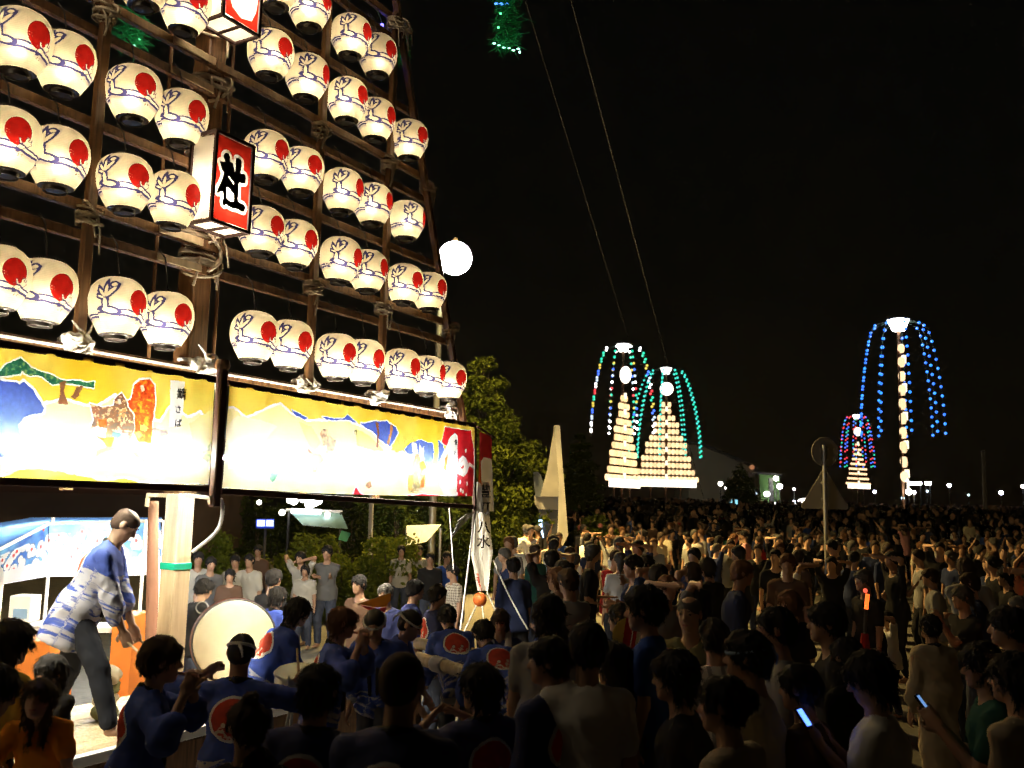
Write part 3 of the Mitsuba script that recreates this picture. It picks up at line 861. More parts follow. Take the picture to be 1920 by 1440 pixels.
# ---------------------------------------------------------------- painted banners, backlit by tubes
BW = 0.2


def inside(x, y, pts):
    """Even-odd test of the texture point against an outline."""
    r = mi.Bool(False)
    n = len(pts)
    for k in range(n):
        (x0, y0), (x1, y1) = pts[k], pts[(k + 1) % n]
        if abs(y1 - y0) < 1e-9:
            continue
        r ^= ((y0 > y) != (y1 > y)) & (x < (x1 - x0) * (y - y0) / (y1 - y0) + x0)
    return r


def near(x, y, pts, w, closed=True):
    """True within w of the outline."""
    r = mi.Bool(False)
    n = len(pts)
    for k in range(n if closed else n - 1):
        (x0, y0), (x1, y1) = pts[k], pts[(k + 1) % n]
        dx, dy = x1 - x0, y1 - y0
        t = dr.clip(((x - x0) * dx + (y - y0) * dy) / (dx * dx + dy * dy + 1e-9), 0, 1)
        r |= dr.square(x - x0 - t * dx) + dr.square(y - y0 - t * dy) < w * w
    return r


def art(*px):
    return [on_plane(a, b, BW) for a, b in px]


PALE, GOLD, WHITE, BLUE, GREEN, BROWN, RED, DRED = (0.92, 0.78, 0.30), (0.80, 0.47, 0.03), (0.90, 0.88, 0.78), (0.045, 0.08, 0.42), (0.015, 0.10, 0.06), (0.17, 0.07, 0.035), (0.70, 0.06, 0.015), (0.52, 0.012, 0.02)
LEFT_ART = [  # (outline, colour, white border in metres, mottle)
    (art((-60, 700), (30, 770), (120, 752), (182, 765), (214, 742), (250, 790), (300, 790), (322, 760), (352, 786), (372, 775), (388, 790), (400, 840), (392, 880), (404, 908), (300, 905), (230, 893), (200, 898), (120, 880), (50, 872), (-40, 900)), PALE, 0.022, 0),
    (art((320, 713), (346, 717), (344, 770), (338, 800), (318, 800), (318, 760)), WHITE, 0, 0),
    (art((355, 795), (398, 765), (404, 830), (385, 860), (362, 840)), (0.85, 0.72, 0.2), 0, 0),
    (art((-120, 720), (0, 712), (15, 715), (30, 717), (37, 721), (46, 713), (60, 726), (73, 748), (80, 764), (78, 774), (60, 777), (43, 784), (35, 798), (39, 814), (50, 827), (58, 840), (52, 850), (33, 858), (14, 854), (-20, 862), (-140, 858)), BLUE, 0.016, 0.25),
    (art((-50, 700), (0, 694), (12, 681), (25, 677), (38, 673), (47, 680), (55, 688), (68, 693), (82, 700), (97, 704), (115, 712), (133, 713), (150, 714), (163, 716), (178, 716), (176, 728), (163, 724), (150, 722), (135, 719), (122, 717), (111, 720), (98, 722), (88, 715), (78, 707), (60, 704), (48, 699), (42, 695), (39, 702), (20, 704), (0, 704), (-50, 712)), GREEN, 0.010, 0.8),
    (art((113, 717), (127, 712), (121, 735), (129, 760), (110, 758), (114, 738)), BROWN, 0, 0.6),
    (art((141, 725), (153, 722), (147, 740), (141, 748), (132, 745), (138, 735)), BROWN, 0, 0.6),
    (art((245, 748), (251, 724), (264, 711), (280, 711), (290, 723), (291, 745), (288, 765), (287, 780), (285, 800), (282, 830), (262, 836), (251, 812), (248, 790), (236, 768), (232, 752)), RED, 0.014, 0.7),
    (art((262, 722), (270, 720), (272, 732), (266, 736)), (0.8, 0.5, 0.35), 0, 0),
    (art((168, 755), (180, 760), (196, 764), (212, 760), (215, 746), (228, 738), (237, 748), (240, 765), (250, 780), (251, 802), (246, 818), (225, 851), (203, 852), (196, 830), (200, 803), (184, 797), (165, 809), (176, 786), (172, 770)), BROWN, 0.010, 1.0),
    (art((221, 748), (226, 747), (228, 757), (222, 759)), (0.62, 0.45, 0.36), 0, 0),
    (art((183, 784), (201, 784), (200, 797), (186, 801)), RED, 0, 0.5),
    (art((222, 770), (236, 768), (232, 795), (222, 790)), (0.5, 0.16, 0.05), 0, 0.9),
    (art((178, 816), (196, 820), (215, 820), (206, 842), (198, 836), (192, 825)), RED, 0, 0.5),
    (art((215, 814), (239, 813), (236, 850), (210, 851)), (0.55, 0.43, 0.24), 0, 0.8),
    (art((212, 808), (229, 816), (222, 823), (208, 817)), (0.05, 0.14, 0.16), 0, 0.4),
    (art((256, 829), (277, 831), (279, 857), (262, 848), (242, 838), (240, 830)), (0.25, 0.14, 0.2), 0, 0.5),
    (art((284, 802), (312, 806), (315, 815), (290, 819)), (0.3, 0.18, 0.12), 0, 0.7),
    (art((262, 797), (272, 796), (278, 804), (270, 809), (262, 806)), (0.85, 0.42, 0.06), 0, 0),
    (art((250, 812), (262, 808), (268, 818), (258, 824)), (0.85, 0.42, 0.06), 0, 0),
    (art((180, 845), (200, 838), (222, 842), (205, 846), (193, 850), (178, 862)), BROWN, 0, 0.5),
    (art((240, 842), (258, 848), (272, 868), (266, 866), (254, 854)), BROWN, 0, 0.5),
    (art((372, 850), (383, 840), (397, 828), (399, 840), (388, 850), (400, 858), (390, 868), (374, 858), (384, 854)), (0.12, 0.2, 0.05), 0, 1.0),
]
RIGHT_ART = [
    (art((405, 770), (440, 766), (460, 786), (500, 768), (524, 760), (545, 776), (575, 790), (610, 790), (650, 790), (690, 806), (730, 840), (760, 852), (790, 868), (830, 880), (858, 890), (856, 930), (790, 927), (760, 930), (700, 934), (680, 927), (668, 917), (655, 930), (560, 925), (405, 915)), PALE, 0.022, 0),
    (art((425, 800), (445, 780), (500, 790), (520, 800), (460, 870), (428, 880)), (0.88, 0.80, 0.42), 0, 0),
    (art((560, 790), (585, 800), (600, 830), (588, 850), (570, 815)), (0.85, 0.70, 0.18), 0, 0),
    (art((665, 802), (690, 815), (720, 845), (700, 845), (668, 835)), (0.85, 0.66, 0.12), 0, 0),
    (art((546, 767), (562, 775), (577, 784), (570, 786), (556, 779)), BLUE, 0.008, 0.2),
    (art((604, 782), (622, 784), (640, 786), (648, 782), (653, 778), (660, 786), (669, 793), (660, 790), (648, 787), (630, 788), (612, 787)), BLUE, 0.010, 0.2),
    (art((676, 794), (690, 792), (706, 790), (724, 790), (733, 796), (742, 800), (747, 812), (740, 826), (732, 836), (724, 834), (712, 822), (704, 814), (694, 806), (684, 800)), BLUE, 0.014, 0.3),
    (art((753, 838), (760, 842), (770, 828), (792, 824), (802, 830), (811, 832), (813, 850), (810, 870), (806, 887), (799, 872), (792, 858), (780, 850), (768, 853)), BLUE, 0.008, 0.3),
    (art((822, 826), (830, 834), (834, 846), (829, 858), (825, 870), (825, 884), (822, 862)), BLUE, 0.006, 0.3),
    (art((703, 792), (708, 792), (711, 812), (710, 840), (706, 840), (708, 815)), BROWN, 0, 0.5),
    (art((732, 796), (738, 797), (735, 815), (730, 834), (725, 834), (730, 815)), (0.35, 0.14, 0.08), 0, 0.5),
    (art((734, 842), (742, 828), (752, 820), (764, 824), (776, 818), (786, 818), (780, 826), (770, 832), (762, 838), (752, 846), (742, 848)), (0.72, 0.55, 0.06), 0, 0.4),
    (art((772, 832), (780, 830), (784, 862), (776, 862)), WHITE, 0.004, 0),
    (art((787, 832), (791, 842), (795, 836), (796, 862), (784, 866)), WHITE, 0.002, 0),
    (art((598, 812), (606, 804), (615, 804), (614, 816), (622, 820), (630, 826), (626, 842), (618, 856), (606, 846), (604, 828)), (0.42, 0.22, 0.10), 0, 0.9),
    (art((597, 838), (612, 836), (614, 846), (600, 848)), WHITE, 0, 0.2),
    (art((583, 851), (592, 850), (600, 852), (606, 862), (598, 872), (592, 884), (585, 886), (587, 868), (582, 860)), (0.62, 0.24, 0.06), 0, 0.8),
    (art((576, 838), (580, 844), (585, 850), (582, 852), (577, 846)), BROWN, 0, 0),
    (art((532, 850), (541, 848), (548, 862), (557, 848), (558, 866), (555, 890), (548, 894), (540, 886), (530, 884), (524, 874), (531, 866)), (0.50, 0.26, 0.12), 0, 1.0),
    (art((505, 892), (512, 884), (519, 880), (524, 886), (518, 896), (512, 906), (508, 900)), (0.06, 0.28, 0.12), 0, 0.8),
    (art((690, 904), (695, 902), (698, 912), (692, 916), (686, 910)), BROWN, 0, 0.6),
    (art((779, 850), (785, 852), (790, 866), (796, 876), (800, 900), (794, 918), (768, 924), (764, 912), (766, 896), (776, 886), (774, 868)), (0.28, 0.14, 0.04), 0, 1.0),
    (art((788, 866), (796, 864), (801, 878), (792, 882), (787, 876)), RED, 0, 0.5),
    (art((792, 896), (798, 890), (796, 914), (788, 914)), RED, 0, 0.4),
    (art((765, 890), (774, 892), (772, 920), (764, 922)), (0.7, 0.22, 0.04), 0, 0.4),
    (art((835, 800), (884, 808), (897, 954), (650, 938), (662, 928), (668, 914), (676, 926), (688, 930), (702, 936), (740, 932), (764, 930), (790, 927), (826, 930), (854, 932), (858, 905), (854, 880), (846, 862), (843, 848), (838, 838), (827, 828)), DRED, 0.010, 0.15),
    (art((826, 862), (836, 838), (846, 818), (852, 812), (858, 816), (858, 850), (857, 890), (855, 930), (832, 930), (824, 900)), WHITE, 0.004, 0),
    (art((834, 860), (840, 850), (836, 884), (833, 880)), RED, 0, 0),
]
SPIRAL = art((866, 872), (868, 868), (872, 866), (872, 880), (866, 884), (861, 876), (862, 864), (868, 858), (873, 862), (876, 872), (875, 884), (869, 890), (861, 886), (857, 872))
TAIL = art((876, 884), (879, 874), (881, 870), (887, 876))
DOTS = art((873, 845), (863, 904), (876, 907), (864, 919), (868, 922), (874, 928), (857, 926))


def paint(p, n, uv, layers, extra):
    wu = uv.x + 0.013 * (fbm(uv.x * 14, uv.y * 14, 1.0, 3) - 0.5) * 2
    wv = uv.y + 0.013 * (fbm(uv.x * 14, uv.y * 14, 7.0, 3) - 0.5) * 2
    m1 = fbm(uv.x * 20, uv.y * 20, 2.0, 3)
    c = mix(GOLD, (0.86, 0.60, 0.09), smoothstep(0.3, 0.7, fbm(uv.x * 2.5, uv.y * 3, 0.0, 3)))
    # the white scalloped edge of the gold clouds
    for pts, rgb, border, mottle in layers:
        if border:
            c = dr.select(near(wu, wv, pts, border), mi.Color3f(0.9, 0.89, 0.82), c)
        col = mi.Color3f(rgb)
        if mottle:
            v = fbm(uv.x * 46 + len(pts), uv.y * 46, 3.0, 3)
            col = col * (1 + mottle * 1.7 * (v - 0.5))
            if mottle >= 0.9:
                col = dr.select(v > 0.60, mi.Color3f(0.5, 0.36, 0.2), dr.select(v < 0.36, mi.Color3f(0.10, 0.07, 0.06), col))
            elif mottle >= 0.7:
                col = col + mi.Color3f(0.14, 0.13, 0.0) * smoothstep(0.55, 0.75, v)
        c = dr.select(inside(wu, wv, pts), dr.maximum(col, 0.004), c)
    if extra:
        w = near(uv.x, uv.y, SPIRAL, 0.024, False) | near(uv.x, uv.y, TAIL, 0.018, False)
        for q in DOTS:
            w |= dr.square(uv.x - q[0]) + dr.square((uv.y - q[1]) * 0.8) < 0.02 ** 2
        c = dr.select(w, mi.Color3f(0.9, 0.88, 0.82), c)
    wv_ = 0.97 + 0.03 * dr.sin(uv.x * 900) * dr.sin(uv.y * 900)
    return c * wv_


for nm, layers, ex in (('banner_left_cloth', LEFT_ART, False), ('banner_right_cloth', RIGHT_ART, True)):
    scene[nm] = {'type': 'principledthin', 'base_color': proc(lambda p, n, uv, L_=layers, E_=ex: paint(p, n, uv, L_, E_)), 'roughness': 0.8, 'diff_trans': 0.9}


def cloth(u0, u1, z0, z1, w, seed, nu=110, nv=26):
    u, v = np.meshgrid(np.linspace(0, 1, nu), np.linspace(0, 1, nv), indexing='ij')
    U = u0 + (u1 - u0) * u
    sag0, sag1 = 0.012 * np.sin(u * PI * 5 + seed), 0.02 * np.sin(u * PI)
    Z = z0 + (z1 - z0) * v + sag0 * v - sag1 * (1 - v)
    q = np.stack([U * 5, Z * 2, U * 0], -1)
    W = w + 0.022 * (meshkit.fbm(q, 3, seed) - 0.5) * (1 - np.abs(2 * v - 1) ** 4) + 0.010 * np.sin(U * 26 + 3 * meshkit.noise(q, 2)) * v ** 3
    P = TOW + U[..., None] * DU + W[..., None] * NW + Z[..., None] * ZZ
    i, j = np.meshgrid(np.arange(nu - 1), np.arange(nv - 1), indexing='ij')
    f = np.stack([i * nv + j, (i + 1) * nv + j, (i + 1) * nv + j + 1, i * nv + j + 1], -1).reshape(-1, 4)
    return trimesh.Trimesh(P.reshape(-1, 3), np.vstack([f[:, [0, 1, 2]], f[:, [0, 2, 3]]]), process=False), np.stack([U, Z], -1).reshape(-1, 2)


GLYPHS = {'鯖':[[[(0,3),(4,9),(6,19),(18,18),(27,20),(5,21),(5,42),(1,45),(1,48),(7,56),(12,70),(18,69),(17,63),(28,62),(25,51),(32,51),(33,47),(46,48),(46,50),(34,50),(34,56),(46,56),(46,58),(33,59),(33,65),(46,65),(47,70),(53,70),(54,65),(68,65),(68,59),(54,58),(54,56),(67,56),(67,51),(54,50),(54,48),(69,47),(69,41),(32,40),(31,19),(34,14),(36,39),(66,38),(66,5),(63,1),(52,1),(51,7),(59,7),(58,14),(42,14),(41,0),(36,0),(35,6),(31,5),(28,13),(26,13),(27,5),(22,4),(19,15),(18,4),(13,3),(13,12),(12,13),(9,5),(5,0)],[(42,21),(58,20),(59,22),(43,23)],[(42,30),(59,29),(59,33),(42,33)],[(27,16),(25,14),(27,14)],[(22,33),(21,28),(25,27),(26,33)],[(22,44),(21,39),(25,39),(26,44)],[(14,57),(12,51),(17,51),(19,57)],[(11,29),(15,27),(15,33),(11,33)],[(12,40),(15,39),(15,45),(11,44)]]],'さ':[[[(0,50),(28,50),(25,60),(26,63),(33,63),(36,51),(52,54),(53,47),(39,43),(43,34),(49,28),(48,23),(46,21),(27,23),(28,30),(38,29),(31,43),(1,43)]],[[(2,15),(5,28),(11,29),(13,28),(13,25),(10,20),(10,15),(12,11),(21,8),(45,10),(45,2),(28,0),(16,1),(5,7)]]],'ば':[[[(18,14),(20,18),(27,23),(40,24),(39,40),(20,40),(20,47),(39,47),(39,61),(47,61),(53,63),(57,55),(56,49),(59,49),(59,42),(47,40),(47,22),(61,12),(60,7),(56,5),(48,11),(43,2),(29,0),(23,2),(19,6)],[(48,48),(55,49),(52,50),(48,59)],[(26,15),(26,9),(35,7),(39,9),(40,16),(30,17)]],[[(60,52),(55,64),(61,65),(65,54)]],[[(0,10),(0,38),(3,60),(8,61),(11,60),(11,55),(8,42),(7,23),(9,23),(10,26),(14,24),(9,7),(9,0),(2,0)]]],'き':[[[(0,40),(28,40),(27,47),(1,48),(1,55),(24,54),(22,62),(30,63),(32,55),(47,58),(47,51),(35,49),(34,45),(37,41),(50,44),(52,37),(40,34),(46,21),(43,17),(40,17),(26,20),(27,26),(35,25),(32,33),(0,33)]],[[(2,21),(5,26),(11,25),(12,23),(9,19),(9,14),(11,10),(25,7),(42,9),(43,3),(42,1),(35,0),(12,1),(3,7)]]],'豊':[[[(0,0),(0,6),(18,7),(16,12),(9,13),(10,30),(1,30),(1,36),(65,36),(65,30),(56,30),(57,12),(50,12),(48,7),(66,6),(66,0)],[(18,23),(18,18),(49,19),(48,23)],[(25,12),(27,6),(39,6),(42,11)]],[[(7,62),(22,62),(23,68),(28,68),(29,62),(37,62),(38,68),(43,68),(44,62),(59,62),(60,39),(7,38)],[(52,46),(44,47),(44,44),(52,44)],[(52,55),(44,56),(44,53),(52,53)],[(29,45),(37,44),(37,47),(29,47)],[(29,54),(37,53),(37,56),(29,56)],[(14,54),(22,53),(22,56),(14,56)],[(22,46),(14,47),(14,44),(22,44)]]],'町':[[[(0,62),(66,61),(66,54),(56,54),(56,5),(53,1),(37,0),(35,4),(35,7),(48,7),(47,54),(30,55),(30,11),(7,11),(6,5),(0,5)],[(18,41),(23,40),(23,55),(18,55)],[(19,33),(18,18),(23,18),(23,33)],[(7,19),(12,18),(12,33),(7,33)],[(7,41),(12,40),(12,55),(7,55)]]],'八':[[[(42,38),(39,62),(47,61),(48,45),(53,27),(60,14),(69,6),(64,0),(57,5),(48,19)]],[[(0,4),(0,7),(7,13),(12,22),(17,40),(19,61),(25,61),(27,60),(27,56),(25,41),(18,17),(12,7),(5,0)]]],'水':[[[(22,0),(20,8),(30,8),(30,69),(38,69),(38,50),(42,42),(45,42),(50,47),(56,56),(63,52),(48,36),(48,32),(58,21),(69,15),(69,13),(65,8),(59,10),(48,20),(39,33),(37,3),(31,0)]],[[(0,12),(14,28),(19,41),(19,44),(2,44),(2,51),(28,50),(24,32),(16,17),(6,7)]]]}


def lettering(ch, h):
    """The outline of a character, h tall, its lower left corner at the origin."""
    s = h / 68.0
    return unary_union([Polygon(r[0], r[1:]).buffer(0) for r in GLYPHS[ch]] if GLYPHS[ch] else []) if s == 1 else affinity.scale(unary_union([Polygon(r[0], r[1:]).buffer(0) for r in GLYPHS[ch]]), s, s, origin=(0, 0))


def write(parent, text, pts, h, w, mat_='black_paint', label=None, X=DU, Y=ZZ, off=NW * 0.014):
    for ch, O in zip(text, pts):
        put(parent, 'character', extrude(lettering(ch, h), 0.001, np.asarray(O) + off, X, Y), mat_, label=label)


ban = thing('painted_banner', 'backlit gold banner with a blue lake, pines and armoured rider, left of the dark upright', 'banner', 'painted banners on the tower')
m, uv = cloth(-3.6, -0.085, 2.275, 3.095, BW, 3)
put(ban, 'cloth', m, 'banner_left_cloth', smooth=True, uv=uv)
put(ban, 'hem', bar(tp(-3.6, BW - .004, 3.11), tp(-0.08, BW - .004, 3.10), 0.02, 0.05), 'dark_brown')
put(ban, 'hem', bar(tp(-3.6, BW - .004, 2.255), tp(-0.08, BW - .004, 2.24), 0.02, 0.05), 'dark_brown')
for ch, (a, b) in zip('鯖さば', ((326, 748), (324, 774), (323, 800))):
    u, z = on_plane(a, b, BW)
    put(ban, 'character', extrude(lettering(ch, .062 if ch != '鯖' else .085), 0.001, tp(u, BW + .0285, z), DU, ZZ), 'black_paint')
ban2 = thing('painted_banner', 'backlit gold banner with white clouds and a dark red right end', 'banner', 'painted banners on the tower')
m, uv = cloth(0.055, 3.80, 2.25, 3.075, BW, 8)
put(ban2, 'cloth', m, 'banner_right_cloth', smooth=True, uv=uv)
put(ban2, 'hem', bar(tp(0.05, BW - .004, 3.09), tp(3.82, BW - .004, 3.06), 0.02, 0.045), 'dark_brown')
put(ban2, 'hem', bar(tp(0.05, BW - .004, 2.225), tp(3.82, BW - .004, 2.13), 0.02, 0.05), 'dark_brown')
put(ban2, 'end_pole', bar(tp(3.81, BW - .004, 3.1), tp(3.86, BW - .004, 2.05), 0.035, 0.03, NW), 'dark_brown')
for txt, (a, b), h in (('き', (660, 815), .05), ('さ', (817, 838), .045), ('豊', (848, 834), .06), ('さ', (847, 852), .045)):
    u, z = on_plane(a, b, BW)
    put(ban2, 'character', extrude(lettering(txt, h), 0.001, tp(u, BW + .0285, z), DU, ZZ), 'black_paint')
put(tower, 'banner_post', bar(tp(-0.02, BW, 3.2), tp(-0.015, BW, 2.1), 0.07, 0.07, NW, 0.008), 'dark_brown', label='dark upright between the two banners')
put(tower, 'post_cap', lathe([(0, 0), (.055, 0), (.062, .03), (.05, .075), (0, .085)], 16), 'stained_wood', smooth=30, tw=T().translate(tp(-0.02, BW, 3.19).tolist()))
# fluorescent tubes hung behind the banners: the light that fills them
for i, u in enumerate((-2.95, -1.8, -0.66, 0.64, 1.8, 3.0)):
    key = single('fluorescent_tube', 'bare fluorescent tube hung behind the painted banner', 'lamp', tube([tp(u - .55, 0.075, 2.47 + .01 * i), tp(u + .55, 0.075, 2.47 + .01 * i)], 0.016, 10), 'bulb_glass', group='tubes behind the banners', emit=[TUBE_POWER * c for c in (1.0, 0.90, 0.68)], weight=4.0)
    labels[key]['label'] = f'bare fluorescent tube, {WORDS[i]} from the left of six behind the painted banners'
# dark red banner round the far corner
cor = thing('corner_banner', 'dark red and white banner hanging round the far corner of the tower', 'banner')
c0, c1 = tp(3.88, BW - .01, 3.03), on_ground(923, 11.0)
c1[2] = 2.93
cu = unit((c1 - c0) * (1, 1, 0))


def corner_cloth(p, n, uv):
    x, y = uv.x + 0.03 * (noise(uv.x * 30, uv.y * 12) - 0.5), uv.y
    c = mix((0.30, 0.02, 0.02), (0.5, 0.10, 0.02), smoothstep(0.75, 0.3, y))
    wh = (x + 0.25 > 0.55 + (y - 0.55) * 1.2) & (y < 0.70) & (x > 0.30)
    wh |= (y < 0.36 - 0.3 * x)
    return dr.select(wh, mi.Color3f(0.6, 0.57, 0.5), c)


scene['corner_cloth'] = {'type': 'principledthin', 'base_color': proc(corner_cloth), 'roughness': 0.8, 'diff_trans': 0.7}
nu, nv = 24, 30
uu, vv = np.meshgrid(np.linspace(0, 1, nu), np.linspace(0, 1, nv), indexing='ij')
P = c0 + (c1 - c0) * uu[..., None] + np.cross(cu, ZZ) * (0.05 * np.sin(uu * 9 + vv * 2))[..., None] * (1 - vv[..., None] * .5)
P[..., 2] = (3.03 - 0.1 * uu) - (1 - vv) * (0.95 - 0.1 * uu) * 1.0
fq = np.array([(i * nv + j, (i + 1) * nv + j, (i + 1) * nv + j + 1, i * nv + j + 1) for i in range(nu - 1) for j in range(nv - 1)])
put(cor, 'cloth', (P.reshape(-1, 3), fq), 'corner_cloth', smooth=True, uv=np.stack([uu, vv], -1).reshape(-1, 2))
put(cor, 'top_rod', tube([c0 + (0, 0, .02), c1 + (0, 0, .03)], 0.014), 'dark_brown')
# tall white cloth hanging below the corner, tied in at the foot
nob = thing('hanging_banner', 'tall white cloth banner with black characters, tied in at its foot, below the tower corner', 'banner')
nu, nv = 17, 60
uu, vv = np.meshgrid(np.linspace(-1, 1, nu), np.linspace(0, 1, nv), indexing='ij')
hw = np.interp(vv, [0, .12, .22, .36, .45, .7, 1], [.062, .085, .10, .135, .12, .10, .10])
base = tp(4.06, BW, 0)
sx = RIGHT * (1, 1, 0)
sx = unit(sx)
sy = np.cross(ZZ, sx)
P = base + (uu * hw + np.interp(vv, [0, .4, 1], [.01, -.02, -.05]))[..., None] * sx + (0.045 * np.sin(uu * 4.5 + 5 * vv) + .03 * np.cos(uu * 2))[..., None] * sy
P[..., 2] = 1.17 + vv * 1.25
fq = np.array([(i * nv + j, (i + 1) * nv + j, (i + 1) * nv + j + 1, i * nv + j + 1) for i in range(nu - 1) for j in range(nv - 1)])


def nobori(p, n, uv):
    c = mi.Color3f(0.86, 0.85, 0.81)
    s = (uv.y < 0.16) & (dr.abs(uv.x + 0.5 - 0.12 + uv.y * 1.5) < 0.16) & (noise(uv.x * 14, uv.y * 70) > 0.4)
    return dr.select(s, mi.Color3f(0.55, 0.10, 0.07), c)


scene['hanging_cloth'] = {'type': 'principledthin', 'base_color': proc(nobori), 'roughness': 0.85, 'diff_trans': 0.6}
put(nob, 'cloth', (P.reshape(-1, 3), fq), 'hanging_cloth', smooth=True, uv=np.stack([uu, vv], -1).reshape(-1, 2))
for ch, z in zip('豊町八水', (2.24, 2.05, 1.83, 1.66)):
    put(nob, 'character', extrude(lettering(ch, .15), 0.002, base + sx * (-.07) - sy * .075 + ZZ * z, sx, ZZ), 'black_paint')
single('orange_ball', 'small orange ball tied under the hanging white banner', 'ball', cat([ball(base - sx * .02 + ZZ * 1.075, (.078, .078, .082), 3)] + [ring(base - sx * .02 + ZZ * 1.075, .0785, .004, sx * math.cos(a) + sy * math.sin(a), 24, 5) for a in (0.2, 1.3, 2.3)]), mat('orange_plastic', (0.75, 0.17, 0.03), 0.4), smooth=30)


def rope_thing(label, pts, r, mat_='white_cord', name='rope', sag=0.0, group=None):
    a, b = np.asarray(pts[0], float), np.asarray(pts[-1], float)
    if len(pts) == 2:
        t = np.linspace(0, 1, 24)
        p = a + (b - a) * t[:, None] - ZZ * (4 * sag * t * (1 - t))[:, None]
    else:
        p = np.asarray(pts, float)
    return single(name, label, 'rope', tube(p, r, 6), mat_, group=group, smooth=True)


top = tp(3.86, BW, 2.1)
rope_thing('white rope falling straight from the tower corner into the seated band', [top, at(862, 1192, 9.6)], 0.012)
rope_thing('white rope slanting from the tower corner to the hanging banner', [top, at(889, 1040, 10.6)], 0.012)
rope_thing('thin rope left of the tower corner running down to the crowd', [at(842, 950, 10.6), at(850, 1068, 10.2)], 0.008)
rope_thing('rope running down left from the orange ball', [at(893, 1135, 10.5), at(868, 1190, 10)], 0.009)
rope_thing('rope running straight down from the orange ball', [at(904, 1136, 10.5), at(909, 1185, 10)], 0.009)
rope_thing('rope running down right from the foot of the hanging banner', [at(913, 1110, 10.5), at(936, 1160, 10.4)], 0.010)
rope_thing('long slack rope from the corner banner down right into the crowd', [at(925, 1050, 10.7), at(990, 1180, 10.2)], 0.011, sag=.04)
single('white_rag', 'white rope ends sticking out left under the banner corner', 'rope', cat([tube([top - DU * .05 - ZZ * .03 + NW * .02, top - DU * (.2 + .02 * k) - ZZ * (.06 + .03 * k), top - DU * (.36 + .03 * k) - ZZ * (.13 + .045 * k)], 0.006, 5) for k in range(5)]), 'white_cord', smooth=True)
# a hoop on the mast head, above the frame, that the guy ropes and light strings hang from
HOOP = 11.45
hoop_r = 4.0
put(tower, 'hoop', ring(tp(0.06, -0.28, HOOP), hoop_r, .03, ZZ, 48, 6), 'dark_wire', smooth=True)
for k in range(6):
    a_ = k * PI / 3 + .3
    put(tower, 'spoke', tube([tp(0.06, -0.28, HOOP + .6), tp(0.06, -0.28, HOOP) + hoop_r * np.array([math.cos(a_), math.sin(a_), 0])], .025, 6), 'dark_wire')
mat('grey_rope', (0.09, 0.085, 0.075), .9)
for lab, p0, p1, r in (('left', (985, 0), (1183, 650), .006), ('right', (1071, 0), (1250, 674), .011)):
    # up to the height of the hoop, and down to the ground beyond
    q0, q1 = at(*p0, 13.4), at(*p1, 29.0)
    a_, b_ = q0 + (q1 - q0) * ((HOOP - q0[2]) / (q1[2] - q0[2])), q0 + (q1 - q0) * ((.3 - q0[2]) / (q1[2] - q0[2]))
    rope_thing(f'{lab} of two long guy ropes crossing the night sky from the tower', [a_, b_], r, 'grey_rope', 'guy_rope', group='guy ropes in the sky')
# ---------------------------------------------------------------- street lamp that lights the middle of the square
LAMP = at(853, 484, 21.6)
pole_x = on_ground(812, 21.6)
sl = thing('street_lamp', 'glowing yellow street lamp high beside the near tower', 'street lamp')
put(sl, 'pole', tube([pole_x, (pole_x[0], pole_x[1], 7.9), (pole_x[0] + .1, pole_x[1], 8.25), (pole_x[0] + .28, pole_x[1], LAMP[2] + .42), (LAMP[0], LAMP[1], LAMP[2] + .40)], [.09, .07, .06, .05, .045], 12), 'grey_metal', smooth=True)
put(sl, 'cap', lathe([(0, .50), (.05, .49), (.06, .45), (.06, .41), (.0, .41)], 24), 'black_paint', smooth=30, tw=T().translate(LAMP.tolist()))
put(sl, 'globe', ball(LAMP, .40, 3), 'bulb_glass', smooth=True, emit=[LAMP_POWER * .17 * c for c in (1.0, .70, .26)], weight=4.0)
scene['street_lamp_beam'] = {'type': 'spot', 'to_world': T().look_at((LAMP - (0, .1, .5)).tolist(), [1.8, 18.5, 0.0], [0, 1, 0.1]), 'intensity': {'type': 'rgb', 'value': [LAMP_POWER * .6 * c for c in (1.0, .66, .20)]}, 'cutoff_angle': 50, 'beam_width': 12, 'sampling_weight': 8.0}   # its downward reflector

# ---------------------------------------------------------------- trees, hedges
mat('bark', proc(lambda p, n, uv: mix((0.05, 0.04, 0.03), (0.16, 0.12, 0.08), fbm(p.x * 14, p.y * 14, p.z * 4, 3))), 0.9)


def leaf_mat(name, a, b):
    scene[name] = {'type': 'principledthin', 'base_color': proc(lambda p, n, uv, a_=a, b_=b: mix(a_, b_, dr.clip(cell_rand(p.x * 9, p.y * 9, p.z * 9) * .6 + fbm(p.x * 1.7, p.y * 1.7, p.z * 1.7, 3) * .6 - .1, 0, 1))), 'roughness': 0.6, 'diff_trans': 0.5}
    return name


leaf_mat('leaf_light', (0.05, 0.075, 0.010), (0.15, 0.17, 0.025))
leaf_mat('leaf_dark', (0.022, 0.038, 0.008), (0.07, 0.09, 0.018))


